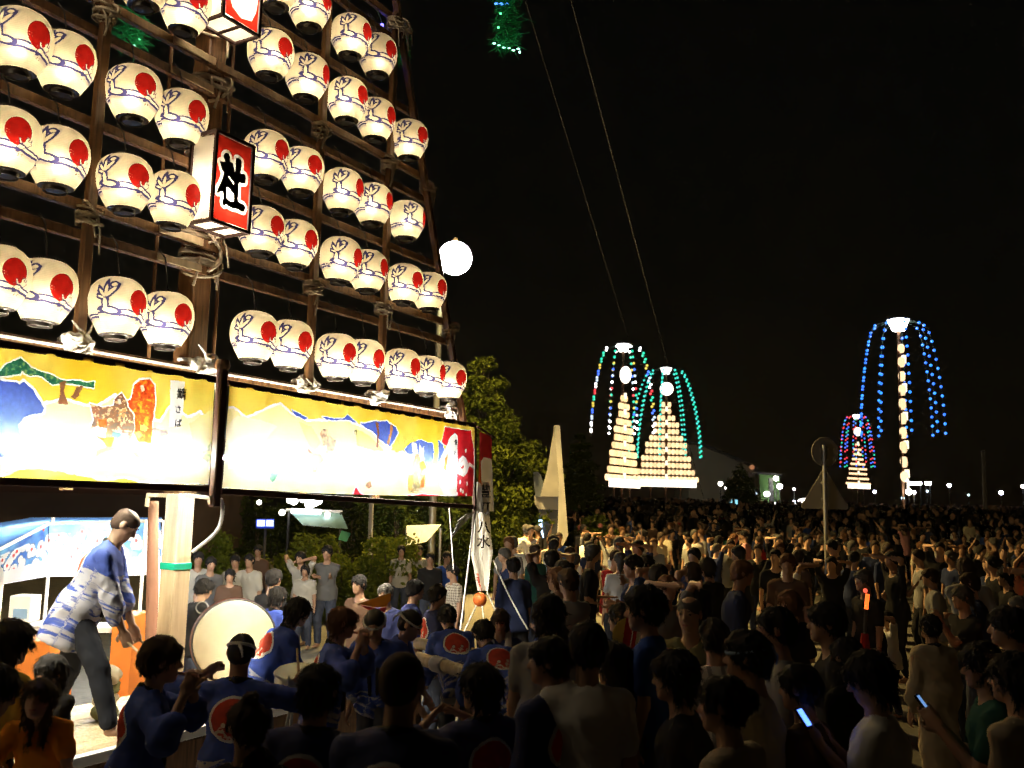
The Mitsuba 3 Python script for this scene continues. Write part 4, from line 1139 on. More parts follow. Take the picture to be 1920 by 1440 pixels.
def leaves(centres, radii, n, size, seed, flat=0.8):
    """Many leaf-sized quads scattered through clumps, denser towards their outside."""
    rg = np.random.default_rng(seed)
    centres, radii = np.asarray(centres, float), np.asarray(radii, float)
    w = radii ** 2 / (radii ** 2).sum()
    k = rg.choice(len(centres), n, p=w)
    d = rg.normal(size=(n, 3))
    d /= np.linalg.norm(d, axis=1, keepdims=True)
    r = radii[k] * rg.uniform(0.35, 1.0, n) ** 0.6 * (1 + 0.25 * rg.normal(size=n).clip(-1, 1))
    c = centres[k] + d * r[:, None] * np.array([1, 1, flat])
    nrm = unit_rows(d * 0.7 + rg.normal(size=(n, 3)) * 0.8 + (0, 0, 0.3))
    t = unit_rows(np.cross(nrm, rg.normal(size=(n, 3))))
    b = np.cross(nrm, t)
    s = size * rg.uniform(0.6, 1.3, n)[:, None]
    v = np.stack([c - t * s, c + b * s * .45 + nrm * s * .12, c + t * s, c - b * s * .45 + nrm * s * .12], 1).reshape(-1, 3)
    i = np.arange(n)[:, None] * 4
    return trimesh.Trimesh(v, np.vstack([i + [0, 1, 2], i + [0, 2, 3]]), process=False)


def unit_rows(a):
    return a / (np.linalg.norm(a, axis=1, keepdims=True) + 1e-9)


def tree(name, label, foot, h, spread, n, size, seed, leaf='leaf_light', lean=(0, 0), profile=None, group=None):
    rg = np.random.default_rng(seed)
    key = thing(name, label, 'tree', group)
    foot = np.asarray(foot, float)
    topp = foot + np.array([lean[0], lean[1], h * 0.93])
    tr = [foot + (topp - foot) * t + np.array([rg.normal() * .05, rg.normal() * .05, 0]) * h * .1 * (t > 0) for t in np.linspace(0, 1, 7)]
    ms = [tube(tr, np.linspace(h * .022 + .03, .02, 7), 9)]
    cs, rs = [], []
    prof = profile or [(.12, .5), (.3, .95), (.5, 1.0), (.7, .75), (.88, .42), (1.0, .16)]
    for z in np.linspace(prof[0][0], .98, 11):
        R = np.interp(z, [p[0] for p in prof], [p[1] for p in prof]) * spread
        m = max(2, int(6 * R / spread + 2))
        for q in range(m):
            a = q * 2 * PI / m + rg.uniform(-.5, .5) + z * 9
            rr = R * rg.uniform(.62, 1.08)
            o = foot + (topp - foot) * min(z, 1) + np.array([math.cos(a), math.sin(a), 0]) * rr * .8
            o[2] = foot[2] + h * z + rr * rg.uniform(-.05, .22)
            base = foot + (topp - foot) * max(z - .12, .05)
            ms.append(tube([base, (base + o) / 2 + (0, 0, -.04 * h), o], [.012 * h * .6 + .01, .02, .006], 5))
            cs.append(o)
            rs.append(R * rg.uniform(.24, .42) + .10)
            for _ in range(2):
                cs.append(o + rg.normal(size=3) * R * .28)
                rs.append(R * rg.uniform(.12, .24) + .06)
    put(key, 'trunk', cat(ms), 'bark', smooth=True)
    put(key, 'crown', leaves(cs, rs, n, size, seed), leaf)
    return key


tree('pine_tree', 'bushy yellow-green tree lit by the street lamp, right of the painted banner', on_ground(932, 24.2), 5.9, 1.5, 30000, 0.085, 11, profile=[(.06, .6), (.25, .9), (.42, 1.0), (.58, .85), (.70, .55), (.84, .42), (1.0, .16)], lean=(-.5, 0))
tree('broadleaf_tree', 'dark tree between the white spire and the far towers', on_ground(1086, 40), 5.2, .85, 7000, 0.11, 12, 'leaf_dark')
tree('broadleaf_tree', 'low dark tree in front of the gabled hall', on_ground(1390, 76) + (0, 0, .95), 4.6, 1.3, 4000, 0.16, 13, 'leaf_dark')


def hedge(label, a, b, h, depth, n, size, seed, leaf='leaf_light', flowers=None, name='bush'):
    rg = np.random.default_rng(seed)
    key = thing(name, label, 'bush')
    a, b = np.asarray(a, float), np.asarray(b, float)
    L = np.linalg.norm(b - a)
    m = int(L / .22) + 3
    cs, rs, ms = [], [], []
    for k in range(m):
        t = (k + rg.uniform(0, 1)) / m
        p = a + (b - a) * t + np.array([0, rg.uniform(-.5, .5) * depth, 0])
        hh = h * rg.uniform(.72, 1.08)
        for z in np.arange(.2, hh, .38):
            q = p + np.array([rg.uniform(-.25, .25), rg.uniform(-.25, .25), z])
            cs.append(q)
            rs.append(rg.uniform(.26, .46) * min(1, .5 + (hh - z)))
            ms.append(tube([p, (p + q) / 2, q], [.02, .014, .006], 4))
    put(key, 'stems', cat(ms), 'bark')
    put(key, 'foliage', leaves(cs, rs, n, size, seed), leaf)
    if flowers:
        rg2 = np.random.default_rng(seed + 1)
        for _ in range(flowers):
            c = cs[rg2.integers(len(cs))] + np.array([rg2.uniform(-.3, .3), -.35, rg2.uniform(0, .3)])
            put(key, 'flower', ball(c, rg2.uniform(.06, .11), 1), 'pink_petal')
    return key


mat('pink_petal', (0.62, 0.22, 0.2), .7)
hedge('long yellow-green hedge behind the drummers, left of the street lamp', on_ground(380, 16.5), on_ground(775, 17.5), 1.45, 1.2, 26000, 0.055, 21, name='hedge')
hedge('dark bush with pink flowers right of the white spire', on_ground(1075, 26), on_ground(1165, 27), 1.95, 1.2, 8000, 0.075, 22, 'leaf_light', 9)
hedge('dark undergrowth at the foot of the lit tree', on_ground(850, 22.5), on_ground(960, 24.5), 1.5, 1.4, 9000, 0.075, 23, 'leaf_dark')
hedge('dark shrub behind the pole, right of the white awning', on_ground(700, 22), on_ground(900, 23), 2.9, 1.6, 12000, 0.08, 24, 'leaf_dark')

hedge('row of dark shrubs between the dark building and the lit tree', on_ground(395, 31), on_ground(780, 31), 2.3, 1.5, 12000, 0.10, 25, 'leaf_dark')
# ---------------------------------------------------------------- white spire monument
mat('fin_grey', (.10, .12, .14), .5)
mon = thing('monument', 'tall white tapering spire with a curved fin and a slab canopy', 'monument')
d = 23.4
bm = on_ground(1055, d)
mz = lambda px, py: at(px, py, d)
up = lambda pts, dd=0.0: [mz(*p) + (0, dd, 0) for p in pts]


def slab(front, depth, cx=None):
    """A solid with this outline (pixel corners on the plane d metres off), depth metres from front to back."""
    P = np.array(front, float)
    w = np.array([at(x, y, d) for x, y in P])
    O = w[0]
    X, Z = unit(RIGHT * (1, 1, 0)), ZZ
    q = [((p - O) @ X, (p - O) @ Z) for p in w]
    return extrude(Polygon(q), depth, O + np.array([0, depth, 0]), X, Z)


spire_pts = [(1040, 797), (1050, 797), (1053, 850), (1058, 920), (1064, 1002), (1040, 1050), (1046, 985), (1047, 900), (1043, 850)]
mat('monument_white', proc(lambda p, n, uv: mix((0.42, 0.41, 0.37), (0.66, 0.64, 0.58), fbm(p.x * 2.5, p.y * 2.5, p.z * 1.2, 4))), 0.7)
put(mon, 'spire', slab(spire_pts, .42), 'monument_white')
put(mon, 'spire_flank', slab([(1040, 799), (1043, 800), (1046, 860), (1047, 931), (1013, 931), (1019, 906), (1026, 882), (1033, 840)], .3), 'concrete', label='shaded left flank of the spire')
put(mon, 'fin', slab([(1000, 885), (1008, 884), (1014, 890), (1018, 905), (1021, 931), (1004, 931), (1001, 905)], .12), 'fin_grey', label='dark curved fin left of the spire')
put(mon, 'canopy', slab([(1002, 929), (1051, 929), (1049, 942), (1046, 956), (1010, 955), (1003, 945)], 1.1), 'concrete')
put(mon, 'wall', slab([(1010, 955), (1046, 955), (1044, 1040), (1016, 1040)], .5), 'dark_metal', label='dark recessed wall under the canopy')
put(mon, 'lamp', tube([at(1013, 975, d - .1), at(1014, 990, d - .1), at(1019, 1008, d - .1)], [.05, .035, .012], 8), 'bulb_glass', emit=(1.6, 2.4, 3.2))

# ---------------------------------------------------------------- sign on a pole seen from behind
sp = thing('road_sign', 'grey pole with a dark round disc and a triangle sign seen from behind', 'sign')
ds = 18.5
sg = on_ground(1549, ds)
mat('sign_back', (0.26, 0.24, 0.20), .6)
put(sp, 'pole', tube([sg, at(1545, 834, ds)], .045, 12), 'grey_metal', smooth=True)
put(sp, 'disc', lathe([(0, .0), (.295, .0), (.3, .01), (.295, .02), (0, .02)], 40), 'sign_back', smooth=30, tw=T().translate((at(1549, 847, ds) + (0, .09, 0)).tolist()).rotate([1, 0, 0], 90).rotate([0, 1, 0], 12))
tri = Polygon([(-.42, 0), (.42, 0), (0, .70)]).buffer(.05)
put(sp, 'triangle', extrude(tri, .015, at(1549, 950, ds) + (0, .08, 0), unit(RIGHT * (1, 1, 0)), ZZ), 'sign_back')
for py in (842, 862, 905, 935):
    put(sp, 'clamp', box(at(1547, py, ds) + (0, .03, 0), (.14, .10, .03)), 'grey_metal')

# ---------------------------------------------------------------- far buildings, lights and stalls
hall = thing('gabled_hall', 'large plain grey hall with a sloping roof line right of the green lit towers', 'building')
dh = 130.0
mat('hall_wall', proc(lambda p, n, uv: mix((0.20, 0.20, 0.185), (0.28, 0.275, 0.25), fbm(p.x * .3, p.y * .3, p.z * .3, 3))), .85)
mat('roof_dark', (0.03, 0.03, 0.032), .6)


def flat(px_pts, dist, depth):
    w = np.array([at(x, y, dist) for x, y in px_pts])
    X = unit(RIGHT * (1, 1, 0))
    return extrude(Polygon([((p - w[0]) @ X, p[2] - w[0][2]) for p in w]), depth, w[0] + np.array([0, depth, 0]), X, ZZ)


put(hall, 'wall', flat([(1290, 832), (1312, 834), (1360, 852), (1414, 878), (1416, 942), (1418, 970), (1290, 970)], dh, 12), 'hall_wall')
put(hall, 'roof', flat([(1286, 826), (1312, 829), (1362, 848), (1420, 875), (1419, 880), (1360, 853), (1312, 834.5), (1286, 832)], dh - .6, 13), 'roof_dark')
put(hall, 'lintel_lamp', ball(at(1410, 876, dh - 1), .35, 2), 'bulb_glass', emit=(.30, .12, .05))
for a, b in ((1330, 1342), (1388, 1402)):
    put(hall, 'window', flat([(a, 918), (b, 918), (b, 932), (a, 932)], dh - .12, .1), 'dark_metal')


def lamp_post(label, px, py, dist, r, rgb, weight=0.0, name='globe_lamp', group=None):
    key = thing(name, label, 'lamp', group)
    c = at(px, py, dist)
    g = ground_z(c[0], c[1])
    put(key, 'pole', tube([(c[0], c[1], g), (c[0], c[1], c[2] - r)], .05, 6), 'dark_metal')
    put(key, 'globe', ball(c, r, 2), 'bulb_glass', smooth=True, emit=rgb, weight=weight)
    put(key, 'fitting', lathe([(0, r * 1.02), (r * .5, r * .95), (r * .55, r * .82), (0, r * .8)], 12), 'dark_metal', tw=T().translate(c.tolist()))
    return key


for lab, px, py, dist, r, rgb in (
        ('white globe lamp in front of the gabled hall', 1351, 907, 90, .22, (14, 13.5, 12)), ('small white lamp just right of the hall globe lamp', 1360, 915, 92, .12, (5, 5, 5)),
        ('white lamp lowest and left of the green lit stall', 1438, 926, 80, .25, (14, 14, 13)), ('white lamp at the roof edge of the green lit stall', 1455, 897, 80, .22, (14, 14, 11)),
        ('white lamp right of the green lit stall', 1462, 912, 80, .24, (14, 14, 13)), ('small lamp under the green lit stall', 1452, 945, 78, .16, (8, 8, 8)),
        ('small white lamp between the stall and the sign pole, upper', 1489, 917, 82, .12, (8, 8, 9)), ('small white lamp between the stall and the sign pole, lower', 1489, 940, 82, .12, (5, 6, 7)),
        ('pair lamp left of the green lit towers, larger', 1074, 891, 75, .20, (10, 13, 14)), ('pair lamp left of the green lit towers, smaller', 1064, 898, 75, .15, (7, 8, 9)),
        ('small lamp below the pair left of the towers', 1088, 915, 74, .09, (4, 4, 4)),
        ('white lamp right of the small red lit tower', 1640, 922, 120, .22, (8, 8, 12)), ('bright lamp at the foot of the tall blue tower', 1704, 922, 66, .22, (22, 19, 14)),
        ('second lamp at the foot of the tall blue tower', 1714, 923, 66, .13, (10, 9, 10)), ('lamp above the dark green tree at far right', 1780, 910, 90, .20, (10, 10, 13)),
        ('faint lamp in the dark at far right', 1816, 928, 95, .12, (1.2, 1.8, 1.8)), ('white lamp near the right edge of the photo', 1877, 924, 95, .22, (11, 11, 15)),
        ('lamp at the very right edge of the photo', 1918, 912, 95, .2, (10, 9, 7)), ('small blue white lamp low in the right crowd', 1781, 976, 60, .10, (2.5, 5, 9)),
        ('small lamp under the tall blue tower', 1693, 934, 68, .12, (3, 6, 8)), ('lamp above the lamp row, right end', 1738, 921, 110, .16, (3, 4, 4.5))):
    lamp_post(lab, px, py, dist, r, rgb)
# rows of strip lights on far stalls
for lab, a, b, py, dist in (('white strip light right of the tall blue tower', 1704, 1727, 906, 110), ('short white strip light further right', 1735, 1745, 906, 110)):
    key = thing('strip_light', lab, 'lamp')
    put(key, 'tube', tube([at(a, py, dist), at(b, py, dist)], .22, 8), 'bulb_glass', emit=(12, 12, 12.5))
    put(key, 'housing', bar(at(a, py - 3.6, dist), at(b, py - 3.6, dist), .4, .12), 'dark_metal')
    for px in (a + 1, b - 1):
        c = at(px, py, dist)
        put(key, 'post', tube([(c[0], c[1], ground_z(c[0], c[1])), (c[0], c[1], c[2])], .06, 6), 'dark_metal')
stall = thing('green_lit_stall', 'small stall front washed with green light beside the gabled hall', 'stall')
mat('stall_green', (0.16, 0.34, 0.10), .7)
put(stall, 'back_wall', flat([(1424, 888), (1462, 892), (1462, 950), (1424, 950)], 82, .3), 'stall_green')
put(stall, 'front_post', flat([(1442, 896), (1449, 896), (1451, 950), (1442, 950)], 80.6, .3), 'dark_metal')
put(stall, 'roof', flat([(1420, 884), (1466, 889), (1466, 892), (1420, 887)], 80.5, 2), 'roof_dark')
screen = thing('lit_screen', 'square pale blue lit screen in front of the hall', 'screen')
put(screen, 'panel', flat([(1368, 937), (1383, 937), (1383, 952), (1368, 952)], 70, .06), 'bulb_glass', emit=(.28, .72, .85))
put(screen, 'casing', flat([(1366.5, 935.5), (1384.5, 935.5), (1384.5, 953.5), (1366.5, 953.5)], 70.1, .3), 'dark_metal')
sc0 = at(1375, 953, 70.2)
put(screen, 'leg', tube([(sc0[0], sc0[1] + .2, ground_z(sc0[0], sc0[1])), sc0 + (0, .2, 0)], .08, 6), 'dark_metal')
sc2 = thing('lit_sign_board', 'small lit blue white board at the corner of the hall', 'sign')
put(sc2, 'panel', flat([(1408, 921), (1420, 921), (1420, 928), (1408, 928)], 88, .06), 'bulb_glass', emit=(.7, .9, 1.1))
c = at(1414, 926, 88.2)
put(sc2, 'post', tube([(c[0], c[1], ground_z(c[0], c[1])), c], .07, 6), 'dark_metal')
tent = thing('white_tent', 'small white tent glowing left of the sign pole', 'tent')
put(tent, 'canopy', flat([(1500, 944), (1508, 936), (1516, 934), (1519, 943), (1513, 946), (1504, 946)], 80, 1.5), 'white_cloth', emit=(2.6, 2.5, 2.4))
for px in (1502, 1517):
    c = at(px, 944, 80.2)
    put(tent, 'leg', tube([(c[0], c[1], ground_z(c[0], c[1])), c], .05, 6), 'dark_metal')
up_ = thing('utility_pole', 'faint concrete utility pole near the right edge', 'pole')
c = on_ground(1848, 60)
put(up_, 'pole', tube([c, c + (0, 0, 6.2)], [.15, .11], 10), 'concrete', smooth=True)
put(up_, 'cap', ball(c + (0, 0, 6.2), (.13, .13, .06), 1), 'dark_metal')
# ---------------------------------------------------------------- far lantern towers
FAR_SHADE = mikit.ply(lathe([(0, -.33), (.15, -.32), (.235, -.14), (.245, .07), (.2, .28), (.12, .33), (0, .335)], 10), 'bulb_glass', smooth=True)
BULB_S = mikit.ply(ball((0, 0, 0), .105, 1), 'bulb_glass', smooth=True)


def far_tower(name_label, px, dist, base, yaw, half, rows, zb, zt, ringz, ring_r, drop, seqs, nstr, lrgb, group, beads, lamp_kind, cols=None, flare=.12, ofs=0.3, bulb_scale=1.0, small=False):
    heap = []
    c = at(px, 940, dist)
    g = ground_z(c[0], c[1])
    o = np.array([c[0], c[1], base])
    a = math.radians(yaw)
    X, N = np.array([math.cos(a), math.sin(a), 0]), np.array([math.sin(a), -math.cos(a), 0])
    key = thing('lantern_tower', name_label[0], 'tower')
    short = name_label[1]
    put(key, 'mast', bar(o + (0, 0, g - base), o + ZZ * ringz, .22, .22, X), 'stained_wood')
    for s in (-1, 1):
        put(key, 'edge_post', bar(o + X * s * half + ZZ * zb, o + X * s * .2 + ZZ * (zt + .6), .1, .1, N), 'stained_wood')
        put(key, 'guy_pole', tube([o + X * s * half * .5 + ZZ * (g - base), o + X * s * half * .5 + ZZ * (zb + .4)], .08, 6), 'stained_wood')
    put(key, 'banner', bar(o - X * half + N * .35 + ZZ * (zb - .55), o + X * half + N * .35 + ZZ * (zb - .55), .06, .9), 'white_cloth', emit=(2.4, 2.1, 1.6))
    n = 0
    for i in range(rows):
        z = zb + (zt - zb) * i / (rows - 1)
        e = half * (1 - i / rows) + .1
        put(key, 'crossbar', bar(o - X * e + ZZ * (z + .28), o + X * e + ZZ * (z + .28), .08, .1), 'stained_wood')
        m = max(1, int(round(e / .52)))
        for s in (-1, 1):
            for q in range(m):
                u = s * (.40 + q * .52)
                if cols is not None and not cols(u, m, q):
                    continue
                f = (1.0 if i else 1.3) * (0.8 + 0.4 * ((q * 7 + i * 3) % 5) / 5)
                P_ = o + X * u + N * .15 + ZZ * z
                if small:
                    v_ = lathe([(0, -.24), (.19, -.12), (.22, .05), (.14, .22), (0, .245)], 7)
                    v_.vertices = np.array(v_.vertices) + P_
                    heap.append(v_)
                    continue
                lk = thing('paper_lantern', f'tiny warm lantern, {WORDS[i]} row up, {WORDS[q]} {"left" if s < 0 else "right"} of mast, {short}', 'lantern', f'lanterns of the {short}')
                put(lk, 'shade', None, None, shape=FAR_SHADE, tw=T().translate(P_.tolist()), emit=[v * f for v in lrgb])
    if small:
        hk = numbered('lantern_rows')
        labels[hk] = {'label': f'rows of tiny warm lanterns on the {short}', 'category': 'lanterns', 'kind': 'stuff'}
        put(None, hk, cat(heap), 'bulb_glass', emit=lrgb)
    # a bright column of sign boxes up the mast
    for i in range(0, rows, 2):
        z = zb + (zt - zb) * i / (rows - 1)
        lk = thing('box_sign', f'small bright box sign, {WORDS[i // 2]} from below on the mast, {short}', 'sign', f'box signs of the {short}')
        put(lk, 'box', box(o + N * .3 + ZZ * (z + .3), (.26, .26, .6)), 'bulb_glass', emit=(1.7, 1.45, .95))
        put(lk, 'frame', box(o + N * .3 + ZZ * (z + .68), (.3, .3, .05)), 'dark_brown')
    if lamp_kind:
        eg = thing('head_lantern', f'large white lantern under the head of the {short}', 'lantern')
        ez = zt + (ringz - zt) * .48
        put(eg, 'shade', ball(o + N * .3 + ZZ * ez - X * .0, lamp_kind, 3), 'bulb_glass', smooth=True, emit=(2.6, 2.3, 1.9))
        put(eg, 'cap', ball(o + N * .3 + ZZ * (ez + lamp_kind[2]), (.2, .2, .08), 2), 'dark_metal')
    hl = thing('head_lamp', f'bright lamp bowl crowning the {short}', 'lamp')
    put(hl, 'bowl', lathe([(0, 0), (.45, 0), (.75, .75), (.7, .8), (0, .8)], 20), 'bulb_glass', smooth=30, tw=T().translate((o + ZZ * (ringz - .25)).tolist()).scale(bulb_scale), emit=beads)
    put(hl, 'rim', ring(o + ZZ * (ringz + .62 * bulb_scale), .8 * bulb_scale, .06, ZZ, 20, 6), 'grey_metal')
    # the umbrella of hanging light strings
    order = sorted(range(nstr), key=lambda q: float(RIGHT @ np.array([math.cos(q * 2 * PI / nstr + ofs), math.sin(q * 2 * PI / nstr + ofs), 0])))
    for q in range(nstr):
        b = q * 2 * PI / nstr + ofs
        D = np.array([math.cos(b), math.sin(b), 0])
        pts = [o + ZZ * (ringz + .45)] + [o + D * ring_r * math.sin(t) + ZZ * (ringz + .45 - (1 - math.cos(t)) * ring_r * .36) for t in np.linspace(.25, PI / 2, 6)]
        e0 = pts[-1]
        for t in np.linspace(.12, 1, 9):
            pts.append(e0 + D * flare * ring_r * (1 - (1 - t) ** 1.8) - ZZ * drop * t ** 1.12)
        pts = np.array(pts)
        sk = thing('light_string', f'string of {seqs[0]} lights, {WORDS[order.index(q)]} from left of {nstr}, {short}', 'light string', f'light strings of the {short}')
        put(sk, 'wire', tube(pts, .018, 5), 'string_wire')
        seg = np.r_[0, np.cumsum(np.linalg.norm(np.diff(pts, axis=0), axis=1))]
        L0 = seg[4]
        m = int((seg[-1] - L0) / seqs[2])
        for k in range(m + 1):
            s_ = L0 + k * seqs[2]
            p = np.array([np.interp(s_, seg, pts[:, j]) for j in range(3)])
            rgb = seqs[1][(k + (q * 3 if seqs[3] else 0)) % len(seqs[1])]
            if rgb is not None:
                put(sk, 'bulb', None, None, shape=BULB_S, tw=T().translate(p.tolist()).scale(bulb_scale * seqs[4]), emit=rgb)


mat('string_wire', (0.05, 0.10, 0.07), .6)
G_, Y_, B_, W_, R_, C_ = (.02, 1.0, .55), (1.0, .75, .1), (.08, .28, 1.9), (.9, 1.1, 1.3), (1.4, .06, .08), (.05, .95, .75)
WW = (5, 5.2, 5)
far_tower(('far lantern tower hung with strings of mixed colours, left of the pair', 'mixed colour tower'), 1166, 100, 1.1, 58, 3.95, 11, 3.9, 12.6, 18.1, 2.3, 9.2,
          ('mixed colour', [WW, G_, G_, Y_, B_, W_, WW, R_, G_, Y_, B_, W_, WW], .72, False, 1.35), 8, (1.5, .92, .42), 'x', (5, 4.7, 4.2), (.62, .62, .95), flare=.62)
far_tower(('far lantern tower hung with green light strings, right of the pair', 'green lit tower'), 1248, 116, 1.3, 8, 3.9, 12, 4.2, 13.6, 17.8, 2.5, 10.4,
          ('green', [C_, C_, G_, C_, (.03, .7, .5)], .62, True, 1.35), 9, (1.35, .85, .42), 'x', (2.2, 2.2, 2.0), (.85, .5, .85), flare=.85, ofs=.2)
far_tower(('small far lantern tower with red and blue strings, left of the tall blue one', 'small red and blue tower'), 1609, 190, 2.4, 30, 3.4, 9, 5.2, 13.2, 18.9, 2.2, 9.8,
          ('red and blue', [R_, None, R_, B_, G_, (.1, .5, 1.4), R_, B_, (.15, .3, 1.8)], .8, True, 1.5), 11, (1.5, .95, .5), 'x', (3.6, 3.4, 3.0), (.75, .75, .9), flare=.55, small=True)
far_tower(('tall far lantern tower seen edge on under blue light strings', 'tall blue lit tower'), 1694, 68, 1.05, 66, 3.6, 10, 3.6, 13.2, 14.9, 2.05, 8.0,
          ('blue', [(.05, .42, 2.2), (.04, .30, 1.9), (.05, .5, 2.1)], .69, True, 1.0), 9, (1.3, .85, .45), 'x', (24, 24, 23), None, cols=lambda u, m, q: u < 0, flare=.46, ofs=.35, bulb_scale=1.0)
# ends of the light strings that hang from the near tower's own head, beyond the top of the frame
scene['tinsel'] = {'type': 'principledthin', 'base_color': {'type': 'rgb', 'value': [.02, .30, .10]}, 'roughness': .4, 'diff_trans': .6}
for lab, px, py, dist, ln in (('green tinsel string end hanging free in the night sky', 948, 88, 10.5, 1.3), ('green tinsel string end behind the upper left lanterns', 246, 88, 10.2, .42), ('green tinsel string end behind the upper right lanterns', 742, 118, 12.5, .5)):
    key = thing('tinsel_string', lab, 'light string', 'tinsel string ends by the near tower')
    e = at(px, py, dist)
    hd = np.array([e[0] + .1, e[1], 11.45])
    t = np.linspace(0, 1, 14)
    out_ = (e - hd) * (1, 1, 0)
    pts = np.array([hd + out_ * math.sin(q * PI / 2) ** .7 + ZZ * ((e[2] - hd[2]) * q ** 2.2) for q in t])
    put(key, 'wire', tube(pts, .008, 5), 'string_wire')
    rg3 = np.random.default_rng(int(px))
    n = 900 if ln > 1 else 420
    c = e + np.stack([rg3.normal(size=n) * .05, rg3.normal(size=n) * .05, rg3.uniform(0, ln, n)], 1)
    dv = unit_rows(np.stack([rg3.normal(size=n), rg3.normal(size=n), rg3.normal(size=n) * .5 - .35], 1)) * rg3.uniform(.1, .2, n)[:, None]
    sv = unit_rows(np.cross(dv, rg3.normal(size=(n, 3)))) * .006
    v = np.stack([c - sv, c + sv, c + dv + sv * .3, c + dv - sv * .3], 1).reshape(-1, 3)
    i4 = np.arange(n)[:, None] * 4
    put(key, 'tinsel', trimesh.Trimesh(v, np.vstack([i4 + [0, 1, 2], i4 + [0, 2, 3]]), process=False), 'tinsel', kind='stuff')
    for k in range(7 if ln > 1 else 3):
        put(key, 'bulb', ball(e + np.array([rg3.normal() * .07, rg3.normal() * .07, ln * k / 7 + .02 * rg3.normal()]), .016, 1), 'bulb_glass', emit=(.15, 1.6, .55) if k else (.8, 2.4, 1.6), weight=.12)
    if ln > 1:
        for k in range(6):
            put(key, 'bulb', ball(e + np.array([-.13 + .055 * k, rg3.normal() * .02, .03 - .012 * k]), (.022, .012, .012), 1), 'bulb_glass', emit=(.7, 2.2, 1.5))
        for k in range(3):
            put(key, 'bulb', ball(e + np.array([-.12 + .06 * k, 0, .52]), (.025, .015, .015), 1), 'bulb_glass', emit=(.1, .5, 2.2))

key = thing('light_string', 'blue lights strung along the upper right edge of the near tower', 'light string')
pts = np.array([tp(edge(z) - .06 + .10 * math.sin(z * 9), -.22, z) for z in np.linspace(6.9, 9.2, 16)])
put(key, 'wire', tube(pts, .006, 5), 'string_wire')
for k_, p in enumerate(pts):
    put(key, 'bulb', ball(p + (0, 0, -.02), .022, 1), 'bulb_glass', emit=(.5, .45, 7.5), weight=.14)
# ---------------------------------------------------------------- people
SKIN = {'skin_light': (0.50, 0.31, 0.21), 'skin_mid': (0.42, 0.25, 0.16), 'skin_tan': (0.33, 0.19, 0.12)}
for k_, v_ in SKIN.items():
    mat(k_, v_, 0.55)
for k_, v_ in {'hair_black': (0.012, 0.011, 0.011), 'hair_dark_brown': (0.03, 0.018, 0.012), 'hair_brown': (0.10, 0.045, 0.02), 'hair_grey': (0.07, 0.066, 0.06)}.items():
    mat(k_, v_, 0.8, specular=0.25)
DYE = {'white': (0.74, 0.73, 0.69), 'cream': (0.62, 0.56, 0.42), 'grey': (0.22, 0.22, 0.22), 'black': (0.016, 0.016, 0.017), 'navy': (0.022, 0.03, 0.075), 'blue': (0.03, 0.07, 0.30), 'dark green': (0.015, 0.06, 0.05),
       'orange': (0.70, 0.26, 0.03), 'red': (0.42, 0.03, 0.03), 'pink': (0.6, 0.30, 0.32), 'brown': (0.10, 0.06, 0.04), 'yellow': (0.65, 0.48, 0.10), 'beige': (0.50, 0.42, 0.30), 'light blue': (0.30, 0.42, 0.55), 'olive': (0.13, 0.13, 0.06), 'charcoal': (.018, .020, .026)}
for k_, v_ in DYE.items():
    mat('cloth_' + k_.replace(' ', '_'), v_, 0.9, specular=0.08)
mat('denim', proc(lambda p, n, uv: mix((0.02, 0.027, 0.05), (0.05, 0.06, 0.09), fbm(p.x * 30, p.y * 30, p.z * 18, 3))), 0.85)
mat('eye_dark', (0.01, 0.008, 0.008), 0.15)
mat('lip', (0.34, 0.12, 0.10), 0.5)
mat('striped_cloth', proc(lambda p, n, uv: dr.select(dr.sin(uv.x * 130) > 0.55, mi.Color3f(0.25, 0.24, 0.24), mi.Color3f(0.62, 0.60, 0.56))), 0.85)
mat('checked_cloth', proc(lambda p, n, uv: mix((0.5, 0.46, 0.38), (0.16, 0.13, 0.11), 0.5 * (dr.sin(uv.x * 260) > 0.2) + 0.5 * (dr.sin(uv.y * 260) > 0.2))), 0.85)


def happi_fn(top_v, navy):
    def fn(p, n, uv):
        back = uv.x < 5
        x, y = uv.x, uv.y - 0.165
        wv = 0.006 * (fbm(uv.x * 40, uv.y * 40, 0.0, 2) - 0.5)
        r = dr.sqrt(dr.square(x) + dr.square(y)) + wv
        c = mi.Color3f(navy) * (0.75 + 0.5 * fbm(uv.x * 50, uv.y * 50, 1.0, 3))
        # mottled wave pattern round the skirt of the coat
        q = fbm(uv.x * 24 + 2.6 * noise(uv.x * 9, uv.y * 9), uv.y * 62 + 3.0 * noise(uv.x * 14, uv.y * 8, 5.0), 3.0, 4) + .05 * dr.sin(uv.y * 120 + 9 * noise(uv.x * 16, uv.y * 10))
        w = smoothstep(.46 - .10 * (top_v > .1), .60 - .10 * (top_v > .1), q) * (uv.y < top_v + 0.03 * (noise(uv.x * 18, 0.0) - .5))
        c = mix(c, (0.40, 0.40, 0.42), w * .85)
        c = dr.select(back & (r < 0.079), mi.Color3f(0.72, 0.70, 0.66), c)
        red = mi.Color3f(0.58, 0.06, 0.03) * (0.8 + 0.4 * fbm(uv.x * 60, uv.y * 60, 2.0, 3))
        wave = (y < -0.036 + 0.010 * dr.sin(x * 130)) & (noise(x * 120, y * 120) > 0.42)
        dots = (dr.square(dr.abs(x) - 0.026) + dr.square(y + 0.020) < 0.009 ** 2)
        c = dr.select(back & (r < 0.070), dr.select(wave | dots, mi.Color3f(0.70, 0.62, 0.5), red), c)
        return c
    return fn


